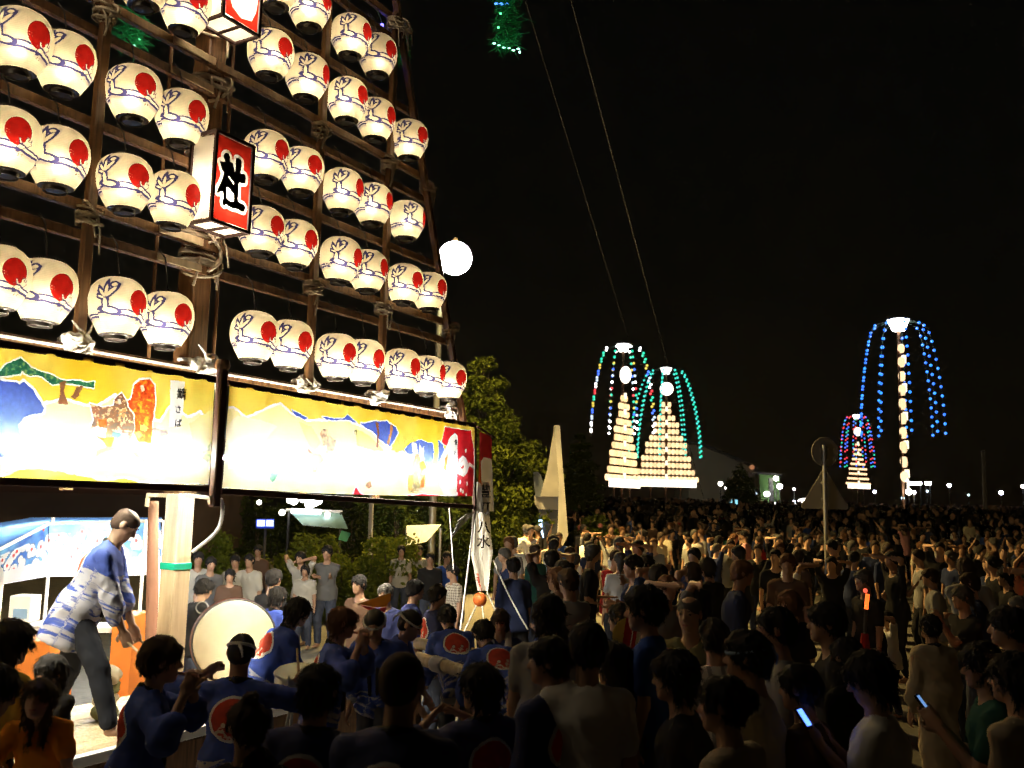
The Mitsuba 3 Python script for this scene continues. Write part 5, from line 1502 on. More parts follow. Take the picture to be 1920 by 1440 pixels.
mat('happi_blue', proc(happi_fn(0.035, (0.025, 0.055, 0.30))), 0.85)
mat('happi_pale', proc(happi_fn(0.19, (0.03, 0.06, 0.28))), 0.85)
mat('happi_navy', proc(happi_fn(0.035, (0.016, 0.024, 0.10))), 0.85)


def head_drop(info, yaw):
    """Offset of the head's centre from the figure's origin once turned."""
    c, s = math.cos(math.radians(yaw)), math.sin(math.radians(yaw))
    h = info['hc']
    return np.array([c * h[0] - s * h[1], s * h[0] + c * h[1], h[2]])


MATNAME = {'t_shirt': 'top', 'shirt': 'top', 'happi_coat': 'top', 'tank_top': 'top', 'robe': 'top', 'trousers': 'bottom', 'shorts': 'bottom', 'skirt': 'bottom'}
people_at = []


def figure(label, px, py, yaw, H=1.66, dist=None, skin='skin_mid', hair_mat='hair_black', top_mat='cloth_white', bottom_mat='denim', group=None, base=0.0, face=True, extra=None, seed=0, lod=0, **kw):
    """A person whose head shows at that pixel; yaw 0 faces away from the camera, 90 to the left, 180 towards it."""
    parts, info = person_mesh(H=H, seed=seed, lod=lod, **kw)
    off = head_drop(info, yaw)
    ray = FWD + (px - 960) / FPX * RIGHT - (py - 720) / FPX * UP
    sc = 1.0
    if dist is None:
        dist = (base + off[2] - EYE[2]) / ray[2]
    else:                                     # a little taller or shorter, so that the feet stand on the ground
        sc = float(np.clip(((EYE + dist * ray)[2] - base) / off[2], 0.86, 1.14))
        off = off * sc
    p = EYE + dist * ray
    root = np.array([p[0] - off[0], p[1] - off[1], base])
    key = thing('person', label, 'person', group)
    tw = T().translate(root.tolist()).rotate([0, 0, 1], yaw).scale(sc)
    for n, (m, uv) in parts.items():
        mm = {'body': skin, 'hair': hair_mat, 'collar': 'cloth_black'}.get(n) or {'top': top_mat, 'bottom': bottom_mat}[MATNAME[n]]
        put(key, n, m, mm, smooth=True, uv=uv, tw=tw)
    if face and lod < 2:
        s, hc, hR = info['s'], info['hc'], info['hR']
        Lp = lambda v: hc + hR @ (np.asarray(v, float) * s)
        for g in (-1, 1):
            e = ball((0, 0, 0), (.052 * s, .022 * s, .020 * s), 2)
            e.vertices = np.array(e.vertices) @ hR.T + Lp((g * .145, .338, .045))
            put(key, 'eye', e, 'eye_dark', smooth=True, tw=tw)
            put(key, 'eyebrow', tube([Lp((g * .075, .372, .115)), Lp((g * .15, .365, .14)), Lp((g * .225, .315, .12))], [.012 * s, .014 * s, .008 * s], 5), hair_mat, tw=tw)
        e = ball((0, 0, 0), (.092 * s, .03 * s, .035 * s), 2)
        e.vertices = np.array(e.vertices) @ hR.T + Lp((0, .352, -.268))
        put(key, 'lips', e, 'lip', smooth=True, tw=tw)
    M4 = np.eye(4)
    cy, sy = math.cos(math.radians(yaw)), math.sin(math.radians(yaw))
    M4[:3, :3] = np.array([[cy, -sy, 0], [sy, cy, 0], [0, 0, 1]]) * sc
    M4[:3, 3] = root
    people_at.append((root[0], root[1]))
    W = lambda v: (M4 @ np.r_[np.asarray(v, float), 1])[:3]
    info.update(key=key, W=W, tw=tw, dist=dist, root=root, yaw=yaw)
    return info


def headband(info, mat_, name='headband'):
    s, hc, hR = info['s'], info['hc'], info['hR']
    a = np.linspace(0, 2 * PI, 25)
    m = tube([hc + hR @ (np.array([.368 * math.sin(t), -.07 + .448 * math.cos(t), .15 - .06 * math.cos(t)]) * s) for t in a], .042 * s, 8, cap=False)
    k = cat([m, tube([hc + hR @ (np.array([.02, -.53, .16]) * s), hc + hR @ (np.array([.12, -.62, .02]) * s), hc + hR @ (np.array([.16, -.60, -.16]) * s)], [.05 * s, .04 * s, .02 * s], 6)])
    put(info['key'], name, k, mat_, smooth=True, tw=info['tw'])


def wrist(info, i):
    return info['W'](info['J']['wr', i])


def palm_at(info, i, f=1.0):
    J = info['J']
    return info['W'](J['wr', i] + unit(J['wr', i] - J['el', i]) * 0.085 * f)


SIT = dict(pelvis=(0, 0, 0.30), feet={0: (-.09, .27, .045), 1: (.09, .27, .045)}, knees={0: (-.2, 1, 1.2), 1: (.2, 1, 1.2)})


def sit(z=0.28, spread=.1, fwd=.26):
    return dict(pelvis=(0, 0, z), feet={0: (-spread, fwd, .045), 1: (spread, fwd, .045)}, knees={0: (-.3, 1, 1.3), 1: (.3, 1, 1.3)})


FLUTE = dict(hands={0: (.05, .175, .835), 1: (.20, .150, .835)}, poles={0: (-.6, .2, -1), 1: (.9, .1, -.9)})
# ---- the float's platform in front of and behind the base post
plat = thing('float_platform', 'low plank platform with pale edge boards under the tower', 'platform')
for k in range(9):
    w0 = -0.95 + k * 0.145
    put(plat, 'plank', bar(tp(-3.0, w0 + .07, .475), tp(1.9, w0 + .07, .475), .138, .04, ZZ, .005), 'log_wood')
put(plat, 'edge_board', bar(tp(-3.0, .37, .47), tp(1.9, .37, .47), .06, .075, ZZ, .006), 'white_cloth', label='pale padded edge along the front of the platform')
put(plat, 'fascia', bar(tp(-3.0, .365, .25), tp(1.9, .365, .25), .03, .34, ZZ, .004), 'stained_wood')
for u in (-2.8, -1.2, .4, 1.7):
    for w in (-.8, .25):
        put(plat, 'leg', box(tp(u, w, .225), (.09, .09, .45), RT, .006), 'stained_wood')
PZ = 0.497
# ---- standing drummer bent over on the platform
f9 = figure('bending man in blue and grey happi coat with red disc, drumming on the platform', 236, 985, -78, H=1.70, dist=6.62, hair='thin', hair_mat='hair_dark_brown', skin='skin_tan', top='happi', top_mat='happi_pale', bottom_mat='cloth_charcoal', base=PZ,
            lean=24, head=(0, 40, 0), feet={0: (-.12, -.12, .045), 1: (.12, .19, .045)}, hands={0: (-.04, .23, .40), 1: (.05, .21, .385)}, poles={0: (-.7, -.6, .1), 1: (.7, -.6, .1)}, curl=.95, hem=-.15, seed=4, girth=1.12, fine_hands=True)
for k, (dx, dz) in enumerate(((0.0, 0.0), (.03, .02))):
    a = palm_at(f9, k)
    b = a + unit(np.array([.62, -.16, -.42])) * .46
    single('drum_stick', ('upper', 'lower')[k] + ' of two thin pale sticks held by the bending man', 'drum stick', tube([a - (b - a) * .15, a, b], [.009, .009, .007], 8), 'pale_wood', smooth=True, group='sticks of the bending man')
# ---- big drum, on its side on a stand, facing us
drum = thing('big_drum', 'big barrel drum with a pale round skin facing the camera', 'drum')
dc = at(440, 1202, 7.9)
ax = unit(np.array([0.32, -1.0, 0.13]))
dx = unit(np.cross(ZZ, ax))
dy = np.cross(ax, dx)
FR = frame(dc, dx, dy, ax)
R0, L0 = .337, .56
mat('drum_red', proc(lambda p, n, uv: mix((0.05, 0.016, 0.010), (0.11, 0.035, 0.018), fbm(p.x * 20, p.y * 20, p.z * 5, 3))), .3, clearcoat=.5)
mat('drum_skin', proc(lambda p, n, uv: mix((0.74, 0.63, 0.42), (0.84, 0.75, 0.55), fbm(p.x * 9, p.y * 9, p.z * 9, 4))), .6)
put(drum, 'barrel', lathe([(R0 * .985, -.012), (R0 * 1.02, -.06), (R0 * 1.10, -L0 / 2), (R0 * 1.02, -L0 + .06), (R0 * .985, -L0 + .012)], 48), 'drum_red', smooth=40, tw=FR)
put(drum, 'skin', lathe([(0, .006), (R0 * .6, .005), (R0 * .97, .002), (R0 * 1.0, -.006), (R0 * 1.012, -.05), (R0 * .99, -.052)], 64), 'drum_skin', smooth=40, tw=FR)
put(drum, 'rear_skin', lathe([(0, -L0 - .004), (R0, -L0), (R0 * 1.01, -L0 + .05)], 48), 'drum_skin', smooth=40, tw=FR)
for row, (rr, zz_) in enumerate(((1.018, -.030), (1.03, -.052))):
    put(drum, 'studs', cat([ball((R0 * rr * math.cos(t), R0 * rr * math.sin(t), zz_), (.011, .011, .011), 1) for t in np.linspace(0, 2 * PI, 64, endpoint=False) + row * .05]), 'dark_metal', smooth=True, tw=FR, kind='stuff')
put(drum, 'handle_ring', ring((R0 * 1.17 * -.72, R0 * 1.17 * .72, -L0 / 2), .05, .007, (0, 0, 1), 20, 6), 'grey_metal', smooth=True, tw=FR)
for s in (-1, 1):
    for e in (-.1, -L0 + .1):
        q = dc + ax * e + dx * s * .24
        put(drum, 'stand_leg', bar((q[0], q[1], PZ), q - ZZ * .24, .06, .06, NW), 'stained_wood')
    put(drum, 'stand_rail', bar(dc + ax * -.05 + dx * s * .24 - ZZ * .275, dc + ax * (-L0 + .05) + dx * s * .24 - ZZ * .275, .05, .07), 'stained_wood')
put(drum, 'stand_crosspiece', bar(dc + ax * .0 + dx * -.32 - ZZ * .39, dc + dx * .32 - ZZ * .39, .05, .07), 'stained_wood')
# ---- the drummer before it, back to us
f8 = figure('drummer in navy happi with red disc, shaven head against the big drum', 452, 1224, 6, H=1.62, dist=5.85, base=0.0, hair='crop', hair_mat='hair_black', skin='skin_tan', top='happi', top_mat='happi_blue', lean=8, head=(0, 14, 4),
            hands={0: (-.16, .25, .60), 1: (.22, .22, .56)}, curl=.95, seed=5, hem=-.12, **sit(.32))
stool = f8['root']
single('stool', 'low wooden stool under the drummer', 'stool', box(stool + np.array([0, -.02, .21]), (.34, .3, .42), None, .01), 'stained_wood')
headband(f8, 'cloth_white')
a = palm_at(f8, 1)
single('drum_stick', 'pale drum stick held right of the big drum', 'drum stick', tube([a - np.array([.02, -.05, .10]), a + np.array([-.10, .26, .16])], [.011, .008], 8), 'pale_wood', smooth=True)
# ---- seated flute player on the left
f7 = figure('boy in navy happi playing a flute at the platform, facing right', 306, 1238, -72, H=1.42, dist=4.75, hs=.152, hair='short', hair_mat='hair_dark_brown', skin='skin_light', top='happi', top_mat='happi_blue', lean=8, head=(4, 8, 0),
            fine_hands=True, curl=.55, seed=6, hem=-.16, **FLUTE)


def flute(info, label, mat_='flute_wood', tilt=-.1, side=1):
    s, hc, hR, W = info['s'], info['hc'], info['hR'], info['W']
    m = W(hc + hR @ (np.array([0, .40, -.25]) * s))
    b = (palm_at(info, 1) + palm_at(info, 0)) / 2
    d = unit(palm_at(info, 1, 1.1) - m)
    single('flute', label, 'flute', cat([tube([m - d * .09, m + d * .42], .0085, 10), ring(m - d * .05, .0095, .002, d, 12, 4), ring(m + d * .39, .0095, .002, d, 12, 4)]), mat_, smooth=30)


mat('flute_wood', (0.25, 0.09, 0.06), .35)
flute(f7, 'thin reddish flute played by the boy at the left of the drum')
# ---------------------------------------------------------------- stalls and things behind the band
st = thing('festival_stall', 'low stall with a bright blue and white printed awning, left of the post', 'stall')


def awning_fn(p, n, uv):
    d, e, r = mikit.voronoi(uv.x * 7, uv.y * 5)
    c = mix((0.10, 0.22, 0.62), (0.25, 0.55, 0.85), smoothstep(.2, .9, fbm(uv.x * 5, uv.y * 5, 0.0, 3)))
    c = dr.select((d < .58 + .25 * (r - .5)) & (uv.y < .83), mi.Color3f(.88, .88, .86), c)
    c = dr.select((d < .20) & (r > .72), mi.Color3f(.75, .10, .10), c)
    c = dr.select((dr.abs(d - .58 - .25 * (r - .5)) < .025) & (uv.y < .83), mi.Color3f(.10, .10, .2), c)
    return dr.select(uv.y < .34, mi.Color3f(.86, .86, .85), c)


scene['awning_cloth'] = {'type': 'principledthin', 'base_color': proc(awning_fn), 'roughness': .7, 'diff_trans': 1.4}
SD = 9.6


def sheet(tl, tr, bl, br, d0, d1, n=30, m=14, wave=.02):
    u, v = np.meshgrid(np.linspace(0, 1, n), np.linspace(0, 1, m), indexing='ij')
    a, b, c, e = (at(*q[:2], q[2] if len(q) > 2 else dd) for q, dd in ((tl, d0), (tr, d0), (bl, d1), (br, d1)))
    P = ((1 - u)[..., None] * a + u[..., None] * b) * v[..., None] + ((1 - u)[..., None] * c + u[..., None] * e) * (1 - v)[..., None]
    P[..., 1] += wave * np.sin(u * 22) * (1 - v) + wave * np.sin(u * 7 + v * 3)
    f = np.array([(i * m + j, (i + 1) * m + j, (i + 1) * m + j + 1, i * m + j + 1) for i in range(n - 1) for j in range(m - 1)])
    return (P.reshape(-1, 3), f), np.stack([u * 2.2, v], -1).reshape(-1, 2)


m_, uv_ = sheet((92, 984), (302, 978), (85, 1082), (300, 1078), SD, SD - .12)
put(st, 'front_valance', m_, 'awning_cloth', smooth=True, uv=uv_)
m_, uv_ = sheet((-70, 1068, 8.2), (92, 984), (-75, 1110, 8.2), (85, 1082), SD, SD)
put(st, 'side_valance', m_, 'awning_cloth', smooth=True, uv=uv_)
put(st, 'ridge_rail', tube([at(-70, 1066, 8.2), at(92, 982, SD), at(304, 976, SD)], .018, 8), 'white_cloth')
for px, dd in ((92, SD), (302, SD), (6, 8.9), (268, 9.5)):
    c = at(px, 1060, dd)
    put(st, 'pole', tube([(c[0], c[1], 0), (c[0], c[1], 1.92 if dd > 9 else 1.5)], .02, 8), 'white_cloth')
put(st, 'roof', (np.array([at(-70, 1066, 8.2), at(92, 982, SD), at(304, 976, SD), at(304, 970, SD + 2.2), at(60, 970, SD + 2.2), at(-120, 1000, SD + 1)]), np.array([[0, 1, 5, 5], [1, 2, 3, 4], [1, 4, 5, 5]])), 'awning_cloth', uv=np.array([[0, .9]] * 6))
for k, px in enumerate((60, 150, 235)):
    put(st, 'bulb', ball(at(px, 1048, SD + .45), (.09, .09, .10), 2), 'bulb_glass', smooth=True, emit=(170, 170, 162), weight=2.2)
mat('orange_board', (0.70, 0.20, 0.03), .6)
c = at(256, 1200, 9.3)
put(st, 'counter', box((c[0] - .05, c[1], c[2] / 2 + .13), (.20, .5, c[2] + .26)), 'orange_board', label='orange counter end')
c = at(62, 1215, 8.6)
put(st, 'counter', box((c[0], c[1], .42), (.55, .5, .84)), 'orange_board', label='orange red counter at the left')
c = at(47, 1140, 8.6)
put(st, 'carton', box((c[0], c[1], c[2]), (.20, .2, .24), None, .006), 'white_cloth', label='white carton on the counter')
mat('carton_print', (.25, .4, .6), .6)
put(st, 'carton_print', box((c[0] + .01, c[1] - .102, c[2] - .04), (.13, .003, .09)), 'carton_print')
put(st, 'counter_tray', box(at(140, 1175, 9.3), (.9, .4, .05)), 'white_cloth')
single('wooden_prop', 'reddish wooden prop pole leaning just left of the pale post', 'pole', tube([at(288, 940, 7.9), at(286, 1060, 7.9), at(283, 1250, 7.9)], [.045, .05, .055], 8), mat('prop_wood', (.30, .15, .10), .6), smooth=True)
br = thing('bracket', 'weathered grey bracket beams on top of the pale post', 'beam')
put(br, 'beam', bar(at(276, 928, 7.6), at(352, 930, 7.55), .04, .035), 'pale_wood')
put(br, 'beam', bar(at(346, 928, 7.2), at(396, 934, 7.2), .03, .03), 'pale_wood')
put(br, 'upright', bar(at(278, 930, 7.6), at(275, 950, 7.6), .03, .03, NW), 'pale_wood')
put(br, 'upright', bar(at(393, 933, 7.2), at(394, 946, 7.2), .03, .03, NW), 'pale_wood')
hose = [at(414, 936, 7.3), at(417, 955, 7.3), at(412, 985, 7.3), at(398, 1005, 7.35), at(380, 1020, 7.4), at(362, 1034, 7.45)]
from scipy.interpolate import CubicSpline
tt = np.linspace(0, 5, 40)
single('plastic_hose', 'curving white translucent hose hanging right of the pale post', 'hose', tube(CubicSpline(range(6), np.array(hose))(tt), .016, 8), 'white_cloth', smooth=True)
# dark building behind the stall
bd_ = thing('dark_building', 'dark brown building front with faint windows behind the stall', 'building')
DBW = 26.0
mat('brown_wall', proc(lambda p, n, uv: mix((0.05, 0.030, 0.022), (0.085, 0.055, 0.04), fbm(p.x * 1.5, p.y * 1.5, p.z * 1.5, 3))), .8)
put(bd_, 'wall', flat([(-260, 800), (372, 812), (372, 1040), (-260, 1030)], DBW, 5), 'brown_wall')
put(bd_, 'eave', flat([(-262, 905), (376, 918), (376, 930), (-262, 917)], DBW - .7, .7), 'dark_brown')
mat('dim_pane', (.10, .11, .11), .15)
for k in range(7):
    a = -60 + k * 58
    f_ = put(bd_, 'window', flat([(a, 940), (a + 46, 941), (a + 46, 980), (a, 979)], DBW - .06, .05), 'dark_metal')
    put(f_, 'pane', flat([(a + 3, 943), (a + 22, 943.5), (a + 22, 977), (a + 3, 976.5)], DBW - .085, .02), 'dim_pane')
    put(f_, 'pane', flat([(a + 25, 943.5), (a + 43, 944), (a + 43, 977.5), (a + 25, 977)], DBW - .085, .02), 'dim_pane')
single('metal_pole', 'plain pale metal pole rising from the hedge', 'pole', tube([on_ground(699, 20), at(696, 925, 20) + (0, 0, .6)], [.055, .05], 10), 'concrete', smooth=True)
# lit stalls beyond the hedge
tq = thing('teal_canopy', 'teal white canopy lit by a row of lamps beyond the hedge', 'tent')
mat('teal_cloth', (0.25, 0.42, 0.40), .7)
m_, _ = sheet((540, 957), (640, 962), (568, 985), (652, 992), 25.5, 24.2, wave=.05)
put(tq, 'canopy', m_, 'teal_cloth', smooth=True)
put(tq, 'rail', tube([at(536, 956, 25.6), at(642, 960, 25.6)], .05, 8), 'white_cloth')
for px in (542, 640):
    c = at(px, 960, 25.4)
    put(tq, 'post', tube([(c[0], c[1], 0), (c[0], c[1], c[2])], .04, 6), 'dark_metal')
for px, py, r in ((543, 938, .09), (551, 939, .12), (567, 938, .07), (581, 944, .15), (590, 942, .12), (598, 940, .09), (486, 942, .07), (529, 961, .09), (614, 965, .08)):
    put(tq, 'lamp', ball(at(px, py, 25), r, 1), 'bulb_glass', smooth=True, emit=(7, 7, 6.6), weight=0.0)
put(tq, 'strip_lamp', tube([at(546, 958, 25), at(602, 960, 25)], .075, 6), 'bulb_glass', emit=(1.6, 1.7, 1.6), weight=.15)
bs = thing('lit_sign_board', 'small bright blue and white lit sign above the hedge', 'sign')
for a, b in ((482, 496), (499, 512)):
    put(bs, 'panel', flat([(a, 975), (b, 975), (b, 987), (a, 987)], 24, .05), 'bulb_glass', emit=(.9, 1.1, 3.0))
put(bs, 'frame', flat([(480, 973), (514, 973), (514, 991), (480, 991)], 24.08, .06), 'cloth_blue')
c = at(497, 990, 24.1)
put(bs, 'post', tube([(c[0], c[1] + .05, 0), c + (0, .05, 0)], .04, 6), 'dark_metal')
wa = thing('white_awning', 'white tarpaulin awning lit from below, behind the ropes', 'tent')
m_, _ = sheet((762, 985), (828, 983), (762, 1023), (800, 1016), 19.5, 18.6, wave=.03)
scene['tarp_cloth'] = {'type': 'principledthin', 'base_color': {'type': 'rgb', 'value': [.72, .78, .78]}, 'roughness': .7, 'diff_trans': 1.0}
put(wa, 'tarp', m_, 'tarp_cloth', smooth=True)
for px in (763, 826):
    c = at(px, 990, 19.4)
    put(wa, 'post', tube([(c[0], c[1], 0), (c[0], c[1], c[2])], .03, 6), 'grey_metal')
put(wa, 'lamp', ball(at(790, 1002, 20.1), .09, 2), 'bulb_glass', emit=(70, 78, 80), weight=.3)
single('globe_lamp', 'single white lamp hanging under the red end of the banner', 'lamp', ball(at(779, 956, 24), .10, 2), 'bulb_glass', smooth=True, emit=(9, 9, 9))
single('green_tarpaulin', 'small dim green tarpaulin at the end of the teal canopy', 'tarpaulin', sheet((640, 994), (658, 1000), (634, 1012), (650, 1016), 23, 22.6, 10, 6)[0], mat('green_tarp', (.08, .35, .22), .7), smooth=True)
# ---- red signal light on the square
rl = thing('traffic_wand', 'glowing orange red signal stick standing in the right crowd', 'signal light')
c = at(1626, 1130, 8.6)
put(rl, 'light', tube([c + (-.012, 0, -.06), c + (.006, 0, .08)], .02, 10), 'bulb_glass', emit=(2.0, .22, .03), weight=.1)
put(rl, 'tip', ball(c + (-.015, 0, .11), .022, 1), 'bulb_glass', emit=(1.2, .12, .06))
put(rl, 'grip', tube([c + (-.012, 0, -.06), c + (-.03, 0, -.30)], .018, 8), 'dark_metal')
put(rl, 'cone', lathe([(.03, -.28), (.16, -c[2] + .05), (.2, -c[2] + .04), (.2, -c[2] + .005), (0, -c[2] + .005)], 16), 'cloth_red', tw=T().translate((c + (-.03, 0, 0)).tolist()))
# ---- carrying logs of the float with their lashing
lg = thing('carrying_log', 'pale carrying log, upper of two, behind the bent men', 'log', 'carrying logs of the float')
A, B = at(783, 1206, 8.3), at(900, 1228, 7.7)
put(lg, 'trunk', tube([A, (A + B) / 2 + (0, 0, .004), B], [.052, .05, .05], 14), 'log_wood', smooth=30)
lg2 = thing('carrying_log', 'pale carrying log, lower of two, wrapped with white cord', 'log', 'carrying logs of the float')
A2, B2 = at(783, 1234, 7.7), at(884, 1264, 7.15)
put(lg2, 'trunk', tube([A2, (A2 + B2) / 2 + (0, 0, .004), B2], [.054, .052, .052], 14), 'log_wood', smooth=30)
q = A2 + (B2 - A2) * .42
put(lg2, 'cord_wrap', cat([ring(q + unit(B2 - A2) * (.018 * k - .06), .058, .009, B2 - A2 + np.array([0, 0, .1 * math.sin(k)]), 18, 5) for k in range(8)] + [tube([q + (0, 0, -.05), q + (.05, -.03, -.2), q + (.02, -.02, -.34)], .008, 5)]), 'white_cord', smooth=True)
for nm, P_ in ((lg, A), (lg, B), (lg2, A2), (lg2, B2)):
    put(nm, 'trestle', bar((P_[0], P_[1], 0), P_ - (0, 0, .05), .07, .07, NW), 'stained_wood')
# small metal drum on a tripod by the band
sd = thing('small_drum', 'small silver rimmed drum on a tripod right of the big drum', 'drum')
c = at(556, 1262, 6.5)
put(sd, 'shell', lathe([(.15, -.09), (.155, -.08), (.15, 0), (.158, .01), (.15, .02), (0, .016)], 28), 'grey_metal', smooth=30, tw=T().translate(c.tolist()).rotate([1, 0, 0], 12))
for t in (0.4, 2.5, 4.6):
    put(sd, 'leg', tube([c + (0, 0, -.08), (c[0] + .24 * math.cos(t), c[1] + .24 * math.sin(t), 0)], .011, 6), 'grey_metal')
    put(sd, 'lug', tube([c + (.157 * math.cos(t), .157 * math.sin(t), .01), c + (.157 * math.cos(t), .157 * math.sin(t), -.085)], .008, 6), 'grey_metal')
key = thing('cloth_bundle', 'crumpled pale bundle of bags between the legs of the bending man', 'bag')
rg_ = np.random.default_rng(9)
base_ = at(182, 1345, 6.9)
for k in range(5):
    m_ = ball((0, 0, 0), (.10 - .008 * k, .09, .075), 3)
    v = np.array(m_.vertices)
    m_.vertices = v * (1 + .55 * (meshkit.fbm(v * 22 + k * 5, 3) - .5))[:, None] + (base_[0] + rg_.uniform(-.05, .05), base_[1] + .05 + rg_.uniform(-.04, .06), 0.497 + .06 + .085 * k)
    put(key, 'bag', m_, 'cloth_beige' if k % 2 else 'cloth_olive', smooth=True)
# ---- children at the bottom left
ARMS_DOWN = {0: (-.10, .30, .46), 1: (.10, .30, .46)}
f10 = figure('girl with long dark hair in orange top resting on the platform, face to camera', 72, 1312, 196, H=1.22, dist=4.9, hs=.165, hair='long', hair_mat='hair_dark_brown', skin='skin_light', top='tee', top_mat='cloth_orange', lean=22, head=(-8, -14, 0), hands={0: (-.16, .28, .50), 1: (.24, .26, .50)}, seed=7, fine_hands=True)
figure('child in orange T-shirt cut off by the left edge, chin down', -8, 1296, -60, H=1.25, dist=4.4, hs=.162, hair='bob', skin='skin_mid', top='tee', top_mat='cloth_orange', lean=20, head=(0, 24, 0), hands={0: (-.05, .3, .44), 1: (.12, .3, .44)}, seed=8)
figure('dark-haired child with yellow collar at the left edge, back of head', 24, 1206, -20, H=1.30, dist=5.2, hs=.165, hair='bob', top='tee', top_mat='cloth_yellow', lean=10, seed=9, head=(0, 8, 0))
figure('small girl behind the man in the left corner, hand at her mouth', 92, 1262, 160, H=1.15, dist=5.6, hs=.168, hair='bob', skin='skin_mid', top='tee', top_mat='cloth_black', hands={0: (-.02, .16, .80), 1: (.14, .14, .6)}, seed=10)
# ---- band on the right of the drum
f11 = figure('woman with reddish brown hair in blue happi playing a flute, facing right', 645, 1168, -80, H=1.58, dist=6.3, hair='bob', hair_mat='hair_brown', skin='skin_light', top='happi', top_mat='happi_blue', lean=10, head=(0, 10, 0), fine_hands=True, curl=.55, seed=11, **{**FLUTE})
flute(f11, 'thin dark flute played by the brown-haired woman')
figure('woman in bright blue happi with orange disc bending, face hidden, right of drum', 560, 1148, -55, H=1.58, dist=7.2, hair='bob', skin='skin_light', top='happi', top_mat='happi_blue', lean=34, head=(0, 20, 0), seed=12, hands={0: (-.05, .33, .50), 1: (.1, .3, .5)})
figure('black-haired woman in blue happi with red disc close behind the big drum', 520, 1152, -30, H=1.58, dist=8.9, hair='bob', skin='skin_light', top='happi', top_mat='happi_blue', lean=14, head=(0, 18, 0), seed=13)
figure('dark-haired man with white cord over his shoulder left of the drum skin', 383, 1130, -50, H=1.62, dist=9.2, hair='short', skin='skin_tan', top='tee', top_mat='cloth_black', lean=14, head=(0, 22, 0), seed=14)
b1 = figure('boy in blue with white headband bowed over a drum, left of the pair', 702, 1172, 170, H=1.3, dist=7.0, hs=.16, hair='crop', skin='skin_mid', top='happi', top_mat='happi_blue', lean=20, head=(10, 28, 0), seed=15)
headband(b1, 'cloth_white')
b2 = figure('boy in bright blue with white headband reaching down to the logs', 770, 1172, -100, H=1.32, dist=7.2, hs=.16, hair='crop', skin='skin_light', top='happi', top_mat='happi_blue', lean=24, head=(0, 26, 0), seed=16, hands={0: (.05, .33, .42), 1: (.12, .3, .40)})
headband(b2, 'cloth_white')
figure('man in blue happi with red disc bent low behind the upper log', 838, 1158, 22, H=1.6, dist=8.0, hair='short', skin='skin_mid', top='happi', top_mat='happi_blue', lean=44, head=(0, 30, 0), seed=17, hands={0: (-.1, .34, .45), 1: (.12, .34, .45)})
figure('man in blue happi with red disc bent over the lower log', 905, 1188, 30, H=1.6, dist=7.3, hair='short', skin='skin_mid', top='happi', top_mat='happi_blue', lean=52, head=(0, 30, 0), seed=18, hands={0: (-.1, .38, .40), 1: (.12, .38, .40)})
fw = figure('woman facing us with a white towel round her neck, right of the logs', 938, 1178, 176, H=1.55, dist=7.6, hair='long', hair_mat='hair_dark_brown', skin='skin_mid', top='happi', top_mat='happi_navy', lean=8, head=(0, 16, 0), seed=19, hands={0: (-.03, .16, .66), 1: (.05, .17, .64)})
J = fw['J']
single('towel', 'white towel round the neck of the woman by the logs', 'towel', tube([fw['W'](J['neck'] + np.array(v)) for v in ((-.09, .13, -.16), (-.085, .09, -.06), (-.07, -.02, .03), (0, -.07, .05), (.07, -.02, .03), (.085, .09, -.06), (.08, .13, -.20))], .032, 8), 'white_cloth', smooth=True)
# ---- silhouettes along the bottom edge
figure('boy in navy happi with dim red disc, large dark head right of the flute boy', 598, 1296, -12, H=1.52, hair='spiky', skin='skin_tan', top='happi', top_mat='happi_navy', seed=20, head=(0, 4, 0))
figure('shaven-headed man in navy happi with red disc, bottom centre', 756, 1282, -8, H=1.66, hair='crop', skin='skin_tan', hair_mat='hair_dark_brown', top='happi', top_mat='happi_navy', seed=21, girth=1.15, head=(-14, 6, 0))
f3 = figure('child with bob hair in navy happi holding a flute, seen from behind', 898, 1290, 28, H=1.42, hs=.152, hair='bob', skin='skin_mid', top='happi', top_mat='happi_navy', seed=22, head=(30, 4, 0), fine_hands=True, curl=.6, hands={0: (-.13, .17, .80), 1: (.0, .19, .80)}, poles={0: (-1, -.2, -.5), 1: (1, 0, -.6)})
a, b = palm_at(f3, 0), palm_at(f3, 1)
single('flute', 'flute raised by the bob-haired child', 'flute', tube([a + (a - b) * .9, b + (b - a) * .35], .009, 8), 'flute_wood', smooth=True)
figure('boy in navy happi with dark red disc looking left, right of the bob-haired child', 1026, 1240, 42, H=1.58, hair='short', skin='skin_mid', top='happi', top_mat='happi_navy', seed=23, head=(46, 4, 0))
figure('woman with her hair in a topknot low at the bottom left', 462, 1362, 10, H=1.40, hair='topknot', hair_mat='hair_dark_brown', skin='skin_mid', top='tee', top_mat='cloth_black', seed=24, head=(28, 8, 0))
figure('dark head cut by the bottom edge below the topknot woman', 478, 1452, 0, H=1.2, hs=.16, hair='short', top='tee', top_mat='cloth_black', seed=25)
figure('dark head at the bottom edge right of the shaven man', 770, 1420, 10, H=1.22, hs=.165, hair='short', hair_mat='hair_dark_brown', top='tee', top_mat='cloth_black', seed=26)
figure('dark head at the bottom edge under the flute boy', 650, 1448, 0, H=1.15, hs=.165, hair='bob', top='tee', top_mat='cloth_navy', seed=27)
figure('man in white T-shirt seen from behind, brightest back in the front rows', 1102, 1214, -6, H=1.66, hair='short', skin='skin_mid', top='tee', top_mat='cloth_white', seed=28, girth=1.04, head=(0, 4, 0))
figure('dark-haired woman pressed to the right shoulder of the white T-shirt man', 1150, 1248, 26, H=1.56, hair='long', skin='skin_mid', top='tee', top_mat='cloth_olive', seed=29, head=(20, 4, 0), dist=4.5)
